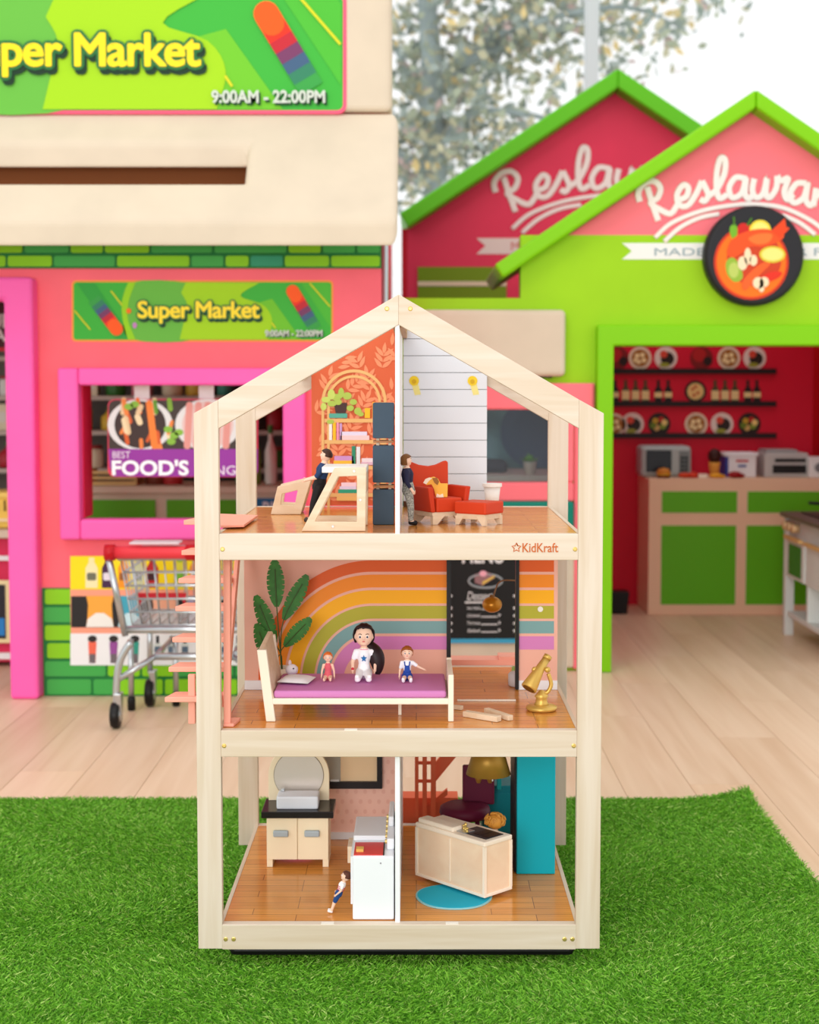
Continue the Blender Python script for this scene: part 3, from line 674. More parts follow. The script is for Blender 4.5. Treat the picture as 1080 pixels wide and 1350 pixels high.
def roof(name, apx, eave, apexpx, Y, d, m, parent, th):
    a = P(*apexpx, Y); e = P(*eave, Y)
    for s in (-1, 1):
        ex = a.x-(a.x-e.x) if s < 0 else a.x+(a.x-e.x)
        dv = Vector((ex-a.x, 0, e.z-a.z)).normalized(); n = Vector((dv.z, 0, -dv.x))*(1 if s < 0 else -1)
        if n.z > 0: n = -n
        ax = a+n*0
        t = th/abs(math.cos(math.atan2(a.z-e.z, abs(ex-a.x))))
        vs = [(a.x, a.z), (ex, e.z), (ex+n.x*th, e.z+n.z*th), (a.x, a.z-t)]
        obj(name, MB().prism(vs, Y-.10, d), m, parent, .012, 3)
roof('roof_slab', None, (650, 352), (990, 124), YR, .8, M_LIMEB, RS, .058)
# door frame
jf = MB(); xo0, xi0, xi1, xo1 = xr(784, 650), xr(806, 650), xr(1230), xr(1255); zo, zi = zr(429), zr(456)
jf.prism([(xo0, 0), (xi0, 0), (xi0, zi), (xi1, zi), (xi1, 0), (xo1, 0), (xo1, zo), (xo0, zo)], YR-.05, .16)
obj('door_frame', jf, M_LIMEB, RS, .008, 3)
# coral window surround, teal band, cream base
Yw = YR-.03
for b in ((538, 505, 783, 540), (538, 636, 757, 661), (538, 540, 562, 636), (730, 540, 757, 636)): obj('window_frame_bar', MB().pbox(*b, Yw, .05), M_GCORAL, RS, .008)
obj('coral_panel', MB().pbox(757, 505, 783, 882, Yw+.01, .03), M_GCORAL, RS, .004)
obj('window_glass', MB().box(wx0, wx1, YR+.03, YR+.036, wz0, wz1), glass_mat('smoky_glass', (.86, .92, .94), .03), RS)
obj('teal_panel', MB().pbox(525, 661, 757, 716, Yw-.01, .05), mat((0, 128, 108), .5), RS, .012)
obj('cream_panel', MB().pbox(525, 717, 757, 881, Yw, .04), M_CREAM, RS, .01)
# cream roll-down panel on the wing
obj('cream_sign_panel', MB().pbox(556, 408, 746, 496, YR-.06, .06), M_CREAM, RS, .02, 4); obj('panel_shadow_gap', MB().pbox(560, 494, 728, 498, YR-.035, .03), M_BLACK, RS)
# interior
YB2 = 7.68
xL, xRt = xr(790)+.02, XY(1071, 600, YB2)
zc2 = zr(393)
iw = obj('interior_back_wall', MB().box(.75, xRt+.1, YB2, YB2+.08, 0, zg), mat((206, 4, 44), .55), RS)
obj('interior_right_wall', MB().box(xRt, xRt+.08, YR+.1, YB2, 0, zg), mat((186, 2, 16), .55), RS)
obj('interior_left_wall', MB().box(xc-.12, xc-.06, YR+.1, YB2, 0, zg), mat((206, 4, 44), .55), RS)
obj('window_room_wall', MB().box(xa, xc-.12, 6.75, 6.8, 0, zr(400)), mat((128, 164, 172), .5, var=.55, scale=5), RS)
obj('dark_wreath', MB().lathe([(.11, -.02), (.16, -.01), (.16, 0)], (XY(708, 565, 6.7), 6.74, ZY(570, 6.7)), 28, 'Y'), mat((92, 108, 138), .6), RS)
obj('dark_sofa', MB().box(XY(600, 610, 6.5), XY(668, 610, 6.5), 6.4, 6.6, ZY(627, 6.2), ZY(606, 6.5)), mat((84, 76, 88), .6), RS, .02)
obj('window_room_side', MB().box(xa-.05, xa, YR+.1, 6.8, 0, zr(400)), mat((52, 84, 80), .6), RS)
obj('window_ledge', MB().box(xa, xc-.12, 6.2, 6.75, 0, ZY(627, 6.2)), mat((244, 214, 204), .6), RS)
# lettering strokes traced as ribbons; one map per gable
ST = [[(205, 255), (228, 330), (262, 430)], [(168, 332), (160, 285), (190, 240), (240, 228), (272, 262), (258, 312), (222, 338), (270, 372), (325, 392), (360, 345)],
      [(362, 325), (405, 305), (414, 262), (388, 248), (358, 295), (368, 348), (410, 352), (450, 300), (484, 226)], [(484, 226), (500, 258), (516, 300), (496, 330), (474, 318)], [(516, 305), (560, 268), (598, 190), (602, 122), (578, 112), (560, 180), (558, 265), (574, 316), (612, 296)],
      [(704, 215), (655, 210), (622, 262), (638, 312), (686, 288), (708, 212), (702, 288), (722, 318), (748, 290)], [(750, 215), (740, 275), (760, 312), (795, 290), (815, 210), (808, 288), (828, 312), (862, 262), (866, 200)], [(866, 200), (886, 226), (922, 214), (902, 282), (918, 322), (950, 295)],
      [(1018, 240), (966, 240), (932, 294), (950, 338), (1000, 312), (1022, 240), (1012, 320), (1036, 352), (1060, 320)], [(1064, 262), (1050, 358)], [(1056, 320), (1090, 280), (1114, 290), (1108, 350), (1130, 380), (1160, 350)], [(1190, 230), (1168, 350), (1186, 400), (1220, 380)]]
ARCS = [[(245, 515), (330, 440), (480, 380), (640, 350), (760, 345), (900, 365), (1040, 430), (1140, 510)], [(292, 535), (370, 465), (470, 415), (572, 394)], [(890, 400), (980, 440), (1060, 500)]]
def script(fn, Y, m, parent, r):
    for k, s in enumerate(ST+ARCS):
        pts = smoothpath([Vector((*fn(*p), 0)) for p in s], 6)
        q = [P(p.x, p.y, Y)+Vector((0, -.003-.0006*k*.2, 0)) for p in pts]
        obj('letter_stroke' if k < len(ST) else 'arc_stroke', MB().tube(q, r*(1 if k < len(ST) else .72), 8, flat=.15), m, parent, smooth=True)
M_LET = mat((248, 238, 230), .5)
script(lambda x, y: (800+x/3.857, 180+y/3.857), YR, M_LET, RS, .0125)
rb = [(820, 320.5), (1250, 320.5), (1250, 342), (820, 342), (833, 331)]
rib = decal('ribbon', rb, YR, mat((238, 238, 232), .5), RS, .003)
text('lettering', 'MADE TO ORDER F', (863, 327, 1083, 337), YR-.003, mat((150, 170, 176), .5), RS, 0)
# plate emblem
pc = P(990, 339, YR); pr = 64.5*YR/FPX
PL = thing('plate_emblem', 'round black plate emblem with shrimp soup fixed to the restaurant gable', 'sign', (pc.x, YR-.06, pc.z-pr))
obj('plate_disc', MB().lathe([(pr*.94, -.07), (pr, -.055), (pr, -.003)], (pc.x, YR, pc.z), 48, 'Y'), mat((38, 38, 42), .5), PL, .006)
YE = YR-.070
def ed(nm, pts, c, l): return decal(nm, [(800+x/3.857, 180+y/3.857) for x, y in pts], YE, mat(c, .4), PL, .001, .0011*l)
SM = lambda pts, k=4: [tuple(p)[:2] for p in smoothpath([Vector(p) for p in pts], k, True)]
ed('print_bowl', circ(735, 640, 190, 40), (214, 60, 24), .5); ed('print_soup', circ(735, 640, 176, 40), (250, 118, 20), 1); ed('print_soup_shade', circ(750, 620, 140, 32), (206, 66, 30), 1.5)
ed('print_lemon', circ(780, 480, 56, 24), (238, 216, 60), 2); ed('print_lemon_flesh', circ(780, 480, 44, 24), (250, 232, 120), 2.5)
ed('print_pepper', SM([(628, 460), (650, 445), (664, 470), (658, 520), (640, 522), (626, 490)]), (116, 180, 40), 2.2); ed('print_stem', cap_pts((646, 412), (648, 450), 5, 4), (70, 120, 30), 2.4)
ed('print_pepper', circ(694, 478, 32, 18, 38), (206, 36, 28), 2.1); ed('print_stem', cap_pts((735, 418), (716, 450), 5, 4), (70, 120, 30), 2.4)
ed('print_lime', SM([(606, 640), (640, 615), (680, 660), (690, 720), (650, 740), (612, 700)]), (150, 186, 60), 2.2); ed('print_lime_flesh', circ(645, 680, 26, 16, 40), (188, 206, 100), 2.6)
ed('print_lemon', circ(842, 600, 66, 24, 42), (220, 206, 60), 2.2); ed('print_lemon_flesh', circ(842, 600, 54, 24, 32), (246, 232, 130), 2.7)
ed('print_shrimp', SM([(610, 590), (640, 520), (720, 480), (800, 470), (850, 480), (900, 500), (880, 530), (800, 560), (730, 560), (690, 590), (640, 616)]), (240, 84, 30), 3); ed('print_shrimp_back', SM([(720, 520), (770, 495), (840, 498), (820, 540), (760, 548)]), (252, 120, 50), 3.4)
ed('print_tail', [(835, 480), (905, 415), (912, 460), (930, 466), (880, 520)], (236, 72, 26), 3.2)
ed('print_shrimp', SM([(690, 740), (740, 680), (800, 640), (830, 650), (780, 700), (720, 770), (695, 780)]), (244, 100, 40), 3); ed('print_shrimp', SM([(770, 730), (830, 690), (890, 690), (870, 720), (800, 745)]), (228, 50, 30), 3)
for cx, cy, sx, sy in ((690, 645, 24, 36), (716, 610, 18, 44), (745, 630, 20, 28), (770, 745, 28, 30), (800, 740, 24, 26), (786, 772, 14, 20)): ed('print_mushroom', circ(cx, cy, sx, 16, sy), (246, 224, 184), 3.7)
# printed shelves on interior back wall
def wd(nm, pts, c, l=1): return decal(nm, pts, YB2, mat(c, .5), iw, .0012, .0014*l)
for y in (486, 529, 571): 
    obj('printed_shelf', MB().pbox(808, y, 1024, y+7, YB2-.02, .02), mat((34, 12, 14), .5), iw)
def plate(x, y, kind):
    if kind == 0: wd('printed_plate', circ(x, y, 15, 24), (226, 206, 180)); wd('printed_food', circ(x, y, 11.5, 20), (156, 92, 30), 2); [wd('printed_food', circ(x+a, y+b, 3.2, 10), (240, 216, 160), 3) for a, b in ((-4, -3), (3, -4), (5, 3), (-2, 5), (-6, 3))]
    if kind == 1: wd('printed_plate', circ(x, y, 15, 24), (226, 206, 196)); wd('printed_food', circ(x+2, y+1, 9, 16), (40, 26, 20), 2); wd('printed_food', circ(x-3, y-5, 5, 12), (210, 70, 50), 3); wd('printed_food', circ(x-2, y+9, 7, 12, 3), (150, 150, 50), 3)
    if kind == 2: wd('printed_plate', circ(x, y, 15, 24), (126, 16, 20)); wd('printed_food', circ(x-3, y-4, 9, 16), (176, 24, 28), 2); wd('printed_food', circ(x+8, y+4, 6, 12), (40, 16, 16), 3)
    if kind == 3: wd('printed_plate', circ(x, y, 15, 24), (40, 18, 14)); [wd('printed_food', circ(x+a, y+b, 4.2, 10), c, 2+.2*i) for i, (a, b, c) in enumerate(((-5, -4, (190, 150, 40)), (3, -6, (180, 40, 30)), (5, 3, (120, 140, 40)), (-3, 5, (200, 160, 90)), (7, -2, (230, 200, 120)), (-8, 2, (100, 120, 30))))]
    if kind == 4: wd('printed_plate', circ(x, y, 14.5, 24), (34, 14, 14)); wd('printed_food', circ(x, y, 11, 20), (226, 190, 120), 2); [wd('printed_food', circ(x+a, y+b, 2.2, 8), (190, 80, 40), 3) for a, b in ((-4, -3), (3, 2), (0, -6), (-2, 5))]
for x, y, k in ((814, 472, 2), (844, 472, 0), (878, 472, 1), (925, 472, 2), (961, 472, 0), (995, 472, 1), (917, 516, 4), (810, 560, 0), (834, 559, 1), (869, 559, 3), (918, 559, 0), (952, 559, 1), (988, 559, 3)): plate(x, y, k)
for x, c in ((825, 0), (838, 0), (851, 0), (868, 1), (881, 1), (943, 0), (956, 0), (969, 0), (986, 1), (998, 1), (811, 1)):
    wd('printed_bottle', [(x-5, 529), (x+5, 529), (x+5, 514), (x+2, 509), (x+2, 501), (x-2, 501), (x-2, 509), (x-5, 514)], (70, 62, 30) if c == 0 else (34, 14, 14))
    wd('printed_label', rrect(x-5, 515 if c == 0 else 517, x+5, 527 if c == 0 else 524, .4, 1), (226, 200, 140), 2)
# chalkboard menu poster on the cream base
CHB = thing('chalkboard_menu', 'black chalkboard menu with cake drawing seen through the dollhouse doorway', 'sign', (XY(650, 848, Yw), Yw-.012, ZY(848, Yw)))
Yk = Yw-.014
obj('board', MB().pbox(548, 690, 744, 848, Yk, .014), mat((62, 160, 196), .5), CHB)
decal('board_face', rrect(552, 694, 740, 842, 1, 2), Yk, mat((28, 28, 28), .6), CHB, .001)
def kd(nm, pts, c, l=1): return decal(nm, pts, Yk, mat(c, .6), CHB, .0008, .0012*l+.001)
CH = (226, 226, 224)
text('lettering', 'MENU', (610, 724, 664, 742), Yk-.001, mat(CH, .6), CHB, .03)
ring = circ(640, 766, 22, 28, 9)
obj('chalk_plate', MB().tube([P(x, y, Yk-.003) for x, y in ring+ring[:1]], .004, 6, flat=.4), mat((150, 156, 158), .6), CHB)
kd('chalk_cake', [(626, 768), (626, 757), (640, 753), (652, 758), (652, 762), (636, 772)], (150, 110, 112), 2); kd('chalk_cake_side', [(636, 767), (652, 758), (652, 761), (636, 771)], (222, 186, 90), 3); kd('chalk_icing', circ(637, 756, 5, 12, 4), (236, 170, 184), 3)
text('lettering', 'Dessert', (616, 780, 650, 791), Yk-.001, mat(CH, .6), CHB, 0, shear=.25); kd('chalk_rule', [(613, 793), (648, 793), (648, 795), (613, 795)], CH)
for y, w in (('799', 'Ice cream'), ('809', 'Caramel'), ('819', 'Torrone'), ('829', 'Salad')):
    y = int(y); text('lettering', w, (616, y, 633, y+4.4), Yk-.001, mat(CH, .6), CHB, 0, shear=.3); kd('chalk_rule', [(634, y+3.4), (656, y+3.4), (656, y+4.6), (634, y+4.6)], CH); text('lettering', '9', (657, y, 660, y+4.4), Yk-.001, mat(CH, .6), CHB, 0)
for x in (594, 680):
    for y in (784, 800, 810, 820, 830): kd('chalk_mark', [(x-3, y), (x+2, y), (x+2, y+3), (x-3, y+3)], CH)
# plant in the window
PT = thing('small_potted_plant', 'small green plant in a pale pot behind the dark restaurant window', 'plant', P(699, 615, 6.25))
zz = ZY(627, 6.2); xp = XY(699, 610, 6.25)
obj('pot', MB().lathe([(.02, 0), (.028, .05), (.03, .055), (.02, .05)], (xp, 6.25, zz), 16), mat((236, 214, 200), .5), PT, smooth=True)
lf = MB()
for i in range(40):
    a = rr.uniform(0, 6.28); e = rr.uniform(.2, 1.4); d = Vector((math.cos(a)*math.cos(e), math.sin(a)*math.cos(e), math.sin(e)*.8)); b = Vector((xp, 6.25, zz+.05)); s = d.cross(Vector((0, 0, 1))).normalized()*.008; L = rr.uniform(.035, .055)
    lf.add([b, b+d*L*.6+s, b+d*L, b+d*L*.6-s], [(0, 1, 2, 3)])
obj('leaves', lf, mat((150, 206, 86), .5), PT, kind='stuff')
# counter inside the restaurant
YK = 7.32
KC = thing('restaurant_counter', 'tan counter with four green front panels inside the restaurant', 'counter', (XY(960, 800, YK), YK, 0))
kx0, kx1 = XY(855, 720, YK), xRt-.005; kz = ZY(631, YK)
M_TAN = mat((236, 196, 164), .55)
obj('body', MB().box(kx0, kx1, YK, YB2-.005, 0, kz), M_TAN, KC, .004)
for b in ((873, 648, 972, 676), (986, 648, 1090, 676), (872, 693, 970, 797), (984, 693, 1090, 797)): obj('panel', MB().pbox(*b, YK-.004, .004), mat((92, 178, 10), .5), KC)
# appliances on counter
def onz(px, d=.12): return XY(px, 630, YK+d)
MW = thing('toy_microwave', 'silver toy microwave with dark door on the restaurant counter', 'microwave', (onz(877), YK+.14, kz))
a0, a1 = onz(845), onz(912); mh = ZY(586, YK+.12)-ZY(627, YK+.12)
obj('body', MB().box(a0, a1, YK+.12, YK+.3, kz, kz+mh), mat((170, 178, 176), .4), MW, .022, 4)
obj('door', MB().box(a0+.025, a0+.15, YK+.114, YK+.12, kz+.025, kz+mh-.02), mat((34, 38, 44), .25), MW, .004); obj('control_panel', MB().box(a1-.062, a1-.015, YK+.116, YK+.12, kz+.02, kz+mh-.025), mat((120, 128, 128), .4), MW)
for i in range(3):
    for j in range(4): obj('button', MB().box(a1-.056+.014*i, a1-.047+.014*i, YK+.112, YK+.117, kz+.028+.02*j, kz+.042+.02*j), M_BLACK, MW)
BG = thing('toy_burger', 'toy burger in front of the microwave', 'toy food', (onz(875, .05), YK+.05, kz))
bx = onz(875, .05)
obj('bottom_bun', MB().lathe([(.03, 0), (.034, .01), (.03, .016)], (bx, YK+.05, kz), 16), mat((120, 60, 24), .6), BG, smooth=True); obj('cheese', MB().lathe([(.036, .016), (.036, .022)], (bx, YK+.05, kz), 16), mat((230, 180, 50), .5), BG); obj('top_bun', MB().lathe([(.034, .022), (.033, .034), (.022, .046), (.002, .05)], (bx, YK+.05, kz), 16), mat((204, 130, 46), .6), BG, smooth=True)
def toyblob(nm, px, d, c, sc, lab):
    x = onz(px, d); mb = MB(); mb.ball((x, YK+d, kz+sc[2]), 1, 2, sc); mb.ball((x+sc[0]*.8, YK+d+.01, kz+sc[2]*.7), .7, 2, sc); tag(obj(nm, mb, mat(c, .5), smooth=True), lab, 'toy food')
toyblob('toy_sausage', 903, .05, (206, 66, 30), (.035, .02, .014), 'orange toy sausage beside the toy burger'); toyblob('toy_tomato', 914, .04, (214, 60, 36), (.022, .02, .016), 'red toy tomato by the orange sausage')
toyblob('toy_cheese', 944, .03, (236, 168, 40), (.034, .02, .013), 'yellow toy cheese below the ice cream cone'); toyblob('toy_meat', 969, .03, (150, 20, 24), (.035, .02, .017), 'dark red toy meat in front of the white box')
tag(obj('toy_butter', MB().box(onz(921, .03), onz(933, .03), YK+.03, YK+.06, kz, kz+.02), mat((240, 228, 210), .5), None, .004), 'small white toy butter block on the restaurant counter', 'toy food')
IC = thing('toy_ice_cream', 'chocolate toy ice cream cone standing on the counter', 'toy food', (onz(942, .1), YK+.1, kz)); ix = onz(942, .1)
obj('cone', MB().lathe([(.018, 0), (.028, .06), (.03, .075)], (ix, YK+.1, kz), 14), mat((222, 158, 70), .6), IC, smooth=True); obj('scoop', MB().ball((ix, YK+.1, kz+.105), .034, 2, (1, 1, 1.1)), mat((58, 24, 20), .5), IC, smooth=True)
BX = thing('white_toy_box', 'white box with red and blue print on restaurant counter', 'box', (onz(976, .15), YK+.15, kz)); a0, a1 = onz(957, .12), onz(997, .12)
obj('body', MB().box(a0, a1, YK+.12, YK+.26, kz, kz+.105), mat((232, 232, 236), .5), BX, .004); obj('lid', MB().box(a0-.01, a1+.01, YK+.11, YK+.27, kz+.105, kz+.12), mat((236, 236, 240), .5), BX, .004)
obj('side_stripe', MB().box(a0-.002, a0+.012, YK+.117, YK+.262, kz, kz+.1), mat((40, 60, 150), .5), BX); obj('print_mark', MB().box(a0+.05, a0+.11, YK+.116, YK+.12, kz+.075, kz+.085), mat((190, 40, 50), .5), BX); obj('print_mark', MB().box(a0+.06, a0+.10, YK+.116, YK+.12, kz+.05, kz+.06), mat((60, 80, 150), .5), BX)
TO = thing('toy_oven', 'grey countertop toy oven with dark slots beside the white box', 'toaster oven', (onz(1035, .15), YK+.15, kz)); a0, a1 = onz(1008, .1), onz(1066, .1)
obj('body', MB().box(a0, a1, YK+.10, YK+.3, kz, kz+.12), mat((186, 184, 182), .4), TO, .008, 3); obj('door_slot', MB().box(a0+.05, a1-.015, YK+.096, YK+.1, kz+.075, kz+.092), M_BLACK, TO); obj('door_window', MB().box(a0+.04, a1-.012, YK+.096, YK+.1, kz+.02, kz+.06), M_BLACK, TO); obj('top_rack', MB().box(a0+.01, a1-.05, YK+.12, YK+.28, kz+.12, kz+.135), mat((160, 160, 160), .4), TO, .003)
CM = thing('toy_mixer', 'white toy appliance with round dial at counter end', 'appliance', (onz(1078, .08), YK+.1, kz)); a0 = onz(1067, .06)
obj('body', MB().box(a0, a0+.09, YK+.06, YK+.2, kz, kz+.1), mat((228, 228, 228), .4), CM, .008); obj('dial', MB().lathe([(.024, -.008), (.024, 0)], (a0+.05, YK+.06, kz+.05), 16, 'Y'), mat((120, 120, 124), .4), CM)
tag(obj('black_bin', MB().hexa([(.955, 7.35, 0), (1.03, 7.35, 0), (1.03, 7.43, 0), (.955, 7.43, 0), (.945, 7.34, .11), (1.04, 7.34, .11), (1.04, 7.44, .11), (.945, 7.44, .11)]), M_BLACK, None, .005), 'small black bin on the floor left of the restaurant counter', 'bin')
# grey play kitchen
def playkitchen():
    X0, X1, Y0, Y1 = 1.645, 1.93, 5.98, 6.76
    t = thing('play_kitchen', 'pale grey wooden play kitchen with brass knobs at right of restaurant', 'play kitchen', (1.78, 6.35, 0))
    zt = ZY(675, 6.72); c = mat((206, 208, 204), .5); pale = mat((216, 218, 214), .5)
    obj('worktop', MB().box(X0-.02, X1, Y0, Y1, zt-.02, zt), mat((96, 82, 74), .4), t, .003)
    for y in (Y0, Y1-.04):
        for x in (X0, X1-.04): obj('leg', MB().box(x, x+.04, y, y+.04, 0, zt-.02), pale, t, .002)
    zm = ZY(760, 6.7)
    obj('body', MB().box(X0+.012, X1-.01, Y0+.04, Y1-.04, zm, zt-.02), c, t)
    zb = ZY(806, 6.7)
    obj('lower_shelf', MB().box(X0+.01, X1-.01, Y0+.04, Y1-.04, zb-.02, zb), pale, t); obj('divider', MB().box(X0+.01, X1-.01, 6.37, 6.39, zb, zm), pale, t); obj('back_panel', MB().box(X1-.02, X1-.01, Y0+.04, Y1-.04, zb, zm), mat((170, 184, 196), .5), t)
    zk = ZY(695, 6.6)
    for y in (6.70, 6.62, 6.54): obj('knob', MB().lathe([(.018, -.03), (.02, -.025), (.02, 0)], (X0+.01, y, zk), 14, 'X'), mat((224, 186, 140), .4, metal=.3), t, smooth=True)
    for y0, y1 in ((6.40, 6.70), (6.02, 6.36)):
        d = obj('door', MB().box(X0-.002, X0+.012, y0, y1, zm+.005, zk-.045), pale, t, .002); obj('handle', MB().box(X0-.02, X0-.002, y0+.02, y1-.01, zk-.055, zk-.04), mat((214, 170, 110), .5), d)
        if y0 > 6.3: obj('oven_window', MB().box(X0-.005, X0, y0+.04, y1-.05, zm+.02, zk-.075), mat((60, 100, 50), .15, spec=.8), d)
    obj('hob', MB().box(X0+.05, X1-.05, 6.3, 6.66, zt, zt+.006), M_BLACK, t)
    p = thing('toy_pot', 'black toy pot on the grey play kitchen', 'pot', (1.78, 6.28, zt+.006)); obj('body', MB().lathe([(.05, 0), (.055, .07), (.05, .07), (.045, .01)], (1.78, 6.40, zt+.006), 18), M_BLACK, p, smooth=True); obj('handle', MB().tube([(1.73, 6.4, zt+.06), (1.66, 6.4, zt+.065)], .007, 8), M_BLACK, p)
playkitchen()

# rear restaurant playhouse
YQ = 8.3
RQ = thing('rear_restaurant_playhouse', 'darker red restaurant playhouse gable rising behind the green restaurant', 'playhouse', (XY(812, 500, YQ), YQ, 0))
a = P(812, 108, YQ); e = P(530, 292, YQ); hw = a.x-e.x
M_DR = mat((222, 52, 84), .55, var=.05, scale=4)
q0 = P(537, 300, YQ).x
obj('front_wall', MB().prism([(q0, 0), (2*a.x-q0, 0), (2*a.x-q0, e.z-.02), (a.x, a.z), (q0, e.z-.02)], YQ, .1), M_DR, RQ)
obj('side_wall', MB().box(q0-.03, q0, YQ+.0, YQ+1.0, 0, e.z-.04), mat((200, 14, 40), .55), RQ)
a1 = P(812, 97, YQ); 
roof('roof_slab', None, (527, 284), (812, 95), YQ-.05, .9, mat((96, 190, 22), .5), RQ, .085)
obj('green_panel', MB().pbox(551, 352, 668, 400, YQ-.01, .02), mat((112, 140, 8), .55), RQ); obj('panel_line', MB().pbox(551, 371, 668, 377, YQ-.014, .006), mat((220, 200, 170), .5), RQ)
script(lambda x, y: (650+(x-155)/3.857*1.075, 195+(y-110)/3.857*1.02), YQ, mat((236, 222, 214), .5), RQ, .0165)
decal('ribbon', [(628, 314), (900, 314), (900, 335), (628, 335), (640, 324)], YQ, mat((226, 206, 196), .5), RQ, .003)
text('lettering', 'MADE TO', (674, 319, 745, 330), YQ-.003, mat((206, 110, 100), .5), RQ, 0)

# ================================================================== DOLLHOUSE
HX0, HX1, YF, YB = -0.411, 0.346, 2.80, 3.47
PWD, PT_ = 0.0455, 0.02
HC = (HX0+HX1)/2
Z0, Z1, Z2 = ZY(1219, YF), ZY(963, YF), ZY(704, YF)
DH = thing('dollhouse', 'natural pine three-storey dollhouse with open gabled frame on the turf', 'dollhouse', (HC, (YF+YB)/2, 0.012))
ZP = ZY(545, YF); APX = ZY(388, YF); APN = ZY(428, YF); EV = ZY(527, YF); EVN = ZY(565, YF)
def screw(x, z, parent):
    obj('screw', MB().lathe([(.0026, -.0012), (.0042, -.0006), (.0044, 0)], (x, YF, z), 12, 'Y'), M_BRASS, parent)
for Y, front in ((YF, 1), (YB-PT_, 0)):
    for s in (0, 1):
        xo = HX0 if s == 0 else HX1; xi = HX0+PWD if s == 0 else HX1-PWD
        zbot = ZY(1251, YF) 
        obj('post', MB().prism([(xo, zbot), (xi, zbot), (xi, EV), (xo, ZP)], Y, PT_), PINE_Z, DH, .0012)
    for s in (-1, 1):
        xe = HC+s*((HX1-HX0)/2-PWD)
        b = obj('roof_beam', MB().prism([(HC, APX), (xe, EV), (xe, EVN), (HC, APN)], Y, PT_), PINE_X, DH, .0012)
        if front: screw(HC+s*0.0215, ZY(407, YF), b)
    for i, (zt_, zb_) in enumerate(((Z2, ZY(738.5, YF)), (Z1, ZY(998, YF)), (Z0, ZY(1252, YF)))):
        xa_, xb_ = HX0+PWD, HX1-PWD
        if i == 2: xa_, xb_ = HX0+PWD-.0005, HX1-PWD+.0005
        r_ = obj('floor_rail', MB().box(xa_, xb_, Y, Y+PT_, zb_, zt_), PINE_X, DH, .0012)
        if front:
            zs_ = (zt_+zb_)/2-.004
            for x in ((HX0+PWD+.006, HX1-PWD-.006) if i < 2 else (HX0+PWD+.006, HX0+PWD+.021, HX1-PWD-.006, HX1-PWD-.021)): screw(x, zs_, r_)
            for x in ((HC-.09,) if i == 1 else (HC-.10, HC+.105) if i == 0 else (HC-.135, HC+.10)):
                if i: obj('hinge_tab', MB().box(x-.012, x+.012, YF+.001, YF+.012, zt_, zt_+.0014), mat((240, 232, 220), .5), r_)
obj('ridge_beam', MB().box(HC-.012, HC+.012, YF+PT_, YB-PT_, APN-.004, APN+.02), wood('ridge', (190, 150, 104), (150, 108, 66), 'Y'), DH)
for x in (-.255, .19): obj('purlin', MB().box(x-.008, x+.008, YF+PT_, YB-PT_, ZY(492, YF)-.004, ZY(492, YF)+.012), PINE_Y, DH)
for zt_ in (Z2, Z1, Z0):
    f_ = obj('floor_board', MB().box(HX0+.046, HX1-.046, YF+PT_, YB-PT_, zt_-.012, zt_-.0005), BAMBOO, DH)
    for x0, x1 in ((HX0+.0385, HX0+.046), (HX1-.046, HX1-.0385)): obj('edge_strip', MB().box(x0, x1, YF+PT_, YB-PT_, zt_-.016, zt_+.0005), PINE_Y, DH)
obj('caster_base', MB().box(HX0+.055, HX1-.045, YF+.02, YB-.03, .022, ZY(1252, YF)), M_BLACK, DH, .01)
for x in (HX0+.09, HX1-.09):
    for y in (YF+.07, YB-.07): obj('caster', MB().lathe([(.006, -.012), (.012, -.012), (.014, 0), (.012, .012), (.006, .012)], (x, y, .0245), 14, 'X'), M_BLACK, DH, smooth=True)
# logo
star = []
sx, sy = 681, 722
for i in range(10):
    a = -math.pi/2+i*math.pi/5; r = 6.2 if i % 2 == 0 else 3.0; star.append((sx+r*math.cos(a), sy+r*math.sin(a)))
M_LOGO = mat((196, 98, 34), .5)
obj('logo_star', MB().tube([P(x, y, YF-.0004) for x, y in star+star[:2]], .0011, 6, flat=.4), M_LOGO, DH)
text('logo_lettering', 'KidKraft', (689, 716, 736, 728), YF, M_LOGO, DH, .008, .0008)
# partition (upper and lower storeys)
M_PART = mat((240, 240, 242), .4)
obj('partition', MB().box(HC-.0065, HC+.0015, YF+.004, YB-.03, Z2, APN), M_PART, DH)
obj('partition', MB().box(HC-.0075, HC+.0015, YF+.012, YB-.03, Z0, Z1-.05), M_PART, DH)
# roof line clip
SL = (APN-EVN)/(HC-(HX0+PWD))
def rx(z, s): return HC+s*(APN-z)/SL
# --- upper left wall: terracotta with leaves
YUW = 3.435
XWL, XWR = P(411, 600, YUW).x, P(642, 600, YUW).x
zrl = APN-(HC-XWL)*SL
M_TERRA = mat((214, 98, 58), .55)
UW = obj('terracotta_wall', MB().prism([(XWL, Z2+.004), (HC-.008, Z2+.004), (HC-.008, APN+.035), (XWL, zrl+.035)], YUW, .006), M_TERRA, DH)
def inside(x, z): return XWL+.003 < x < HC-.011 and Z2+.01 < z < APN+.030-(HC-x)*SL
lm = MB(); rr = random.Random(4); LO = [0]
def leaf(mb, x, z, ang, L, w, Y):
    pts = []
    n = 7
    for i in range(n+1): t = i/n; pts.append((t*L, math.sin(math.pi*t**.8)*w))
    for i in range(n-1, 0, -1): t = i/n; pts.append((t*L, -math.sin(math.pi*t**.8)*w))
    c, s = math.cos(ang), math.sin(ang); q = [(x+a*c-b*s, z+a*s+b*c) for a, b in pts]
    if all(inside(*k) for k in q): LO[0] += 1; mb.prism(q, Y-.000004*LO[0], .0004)
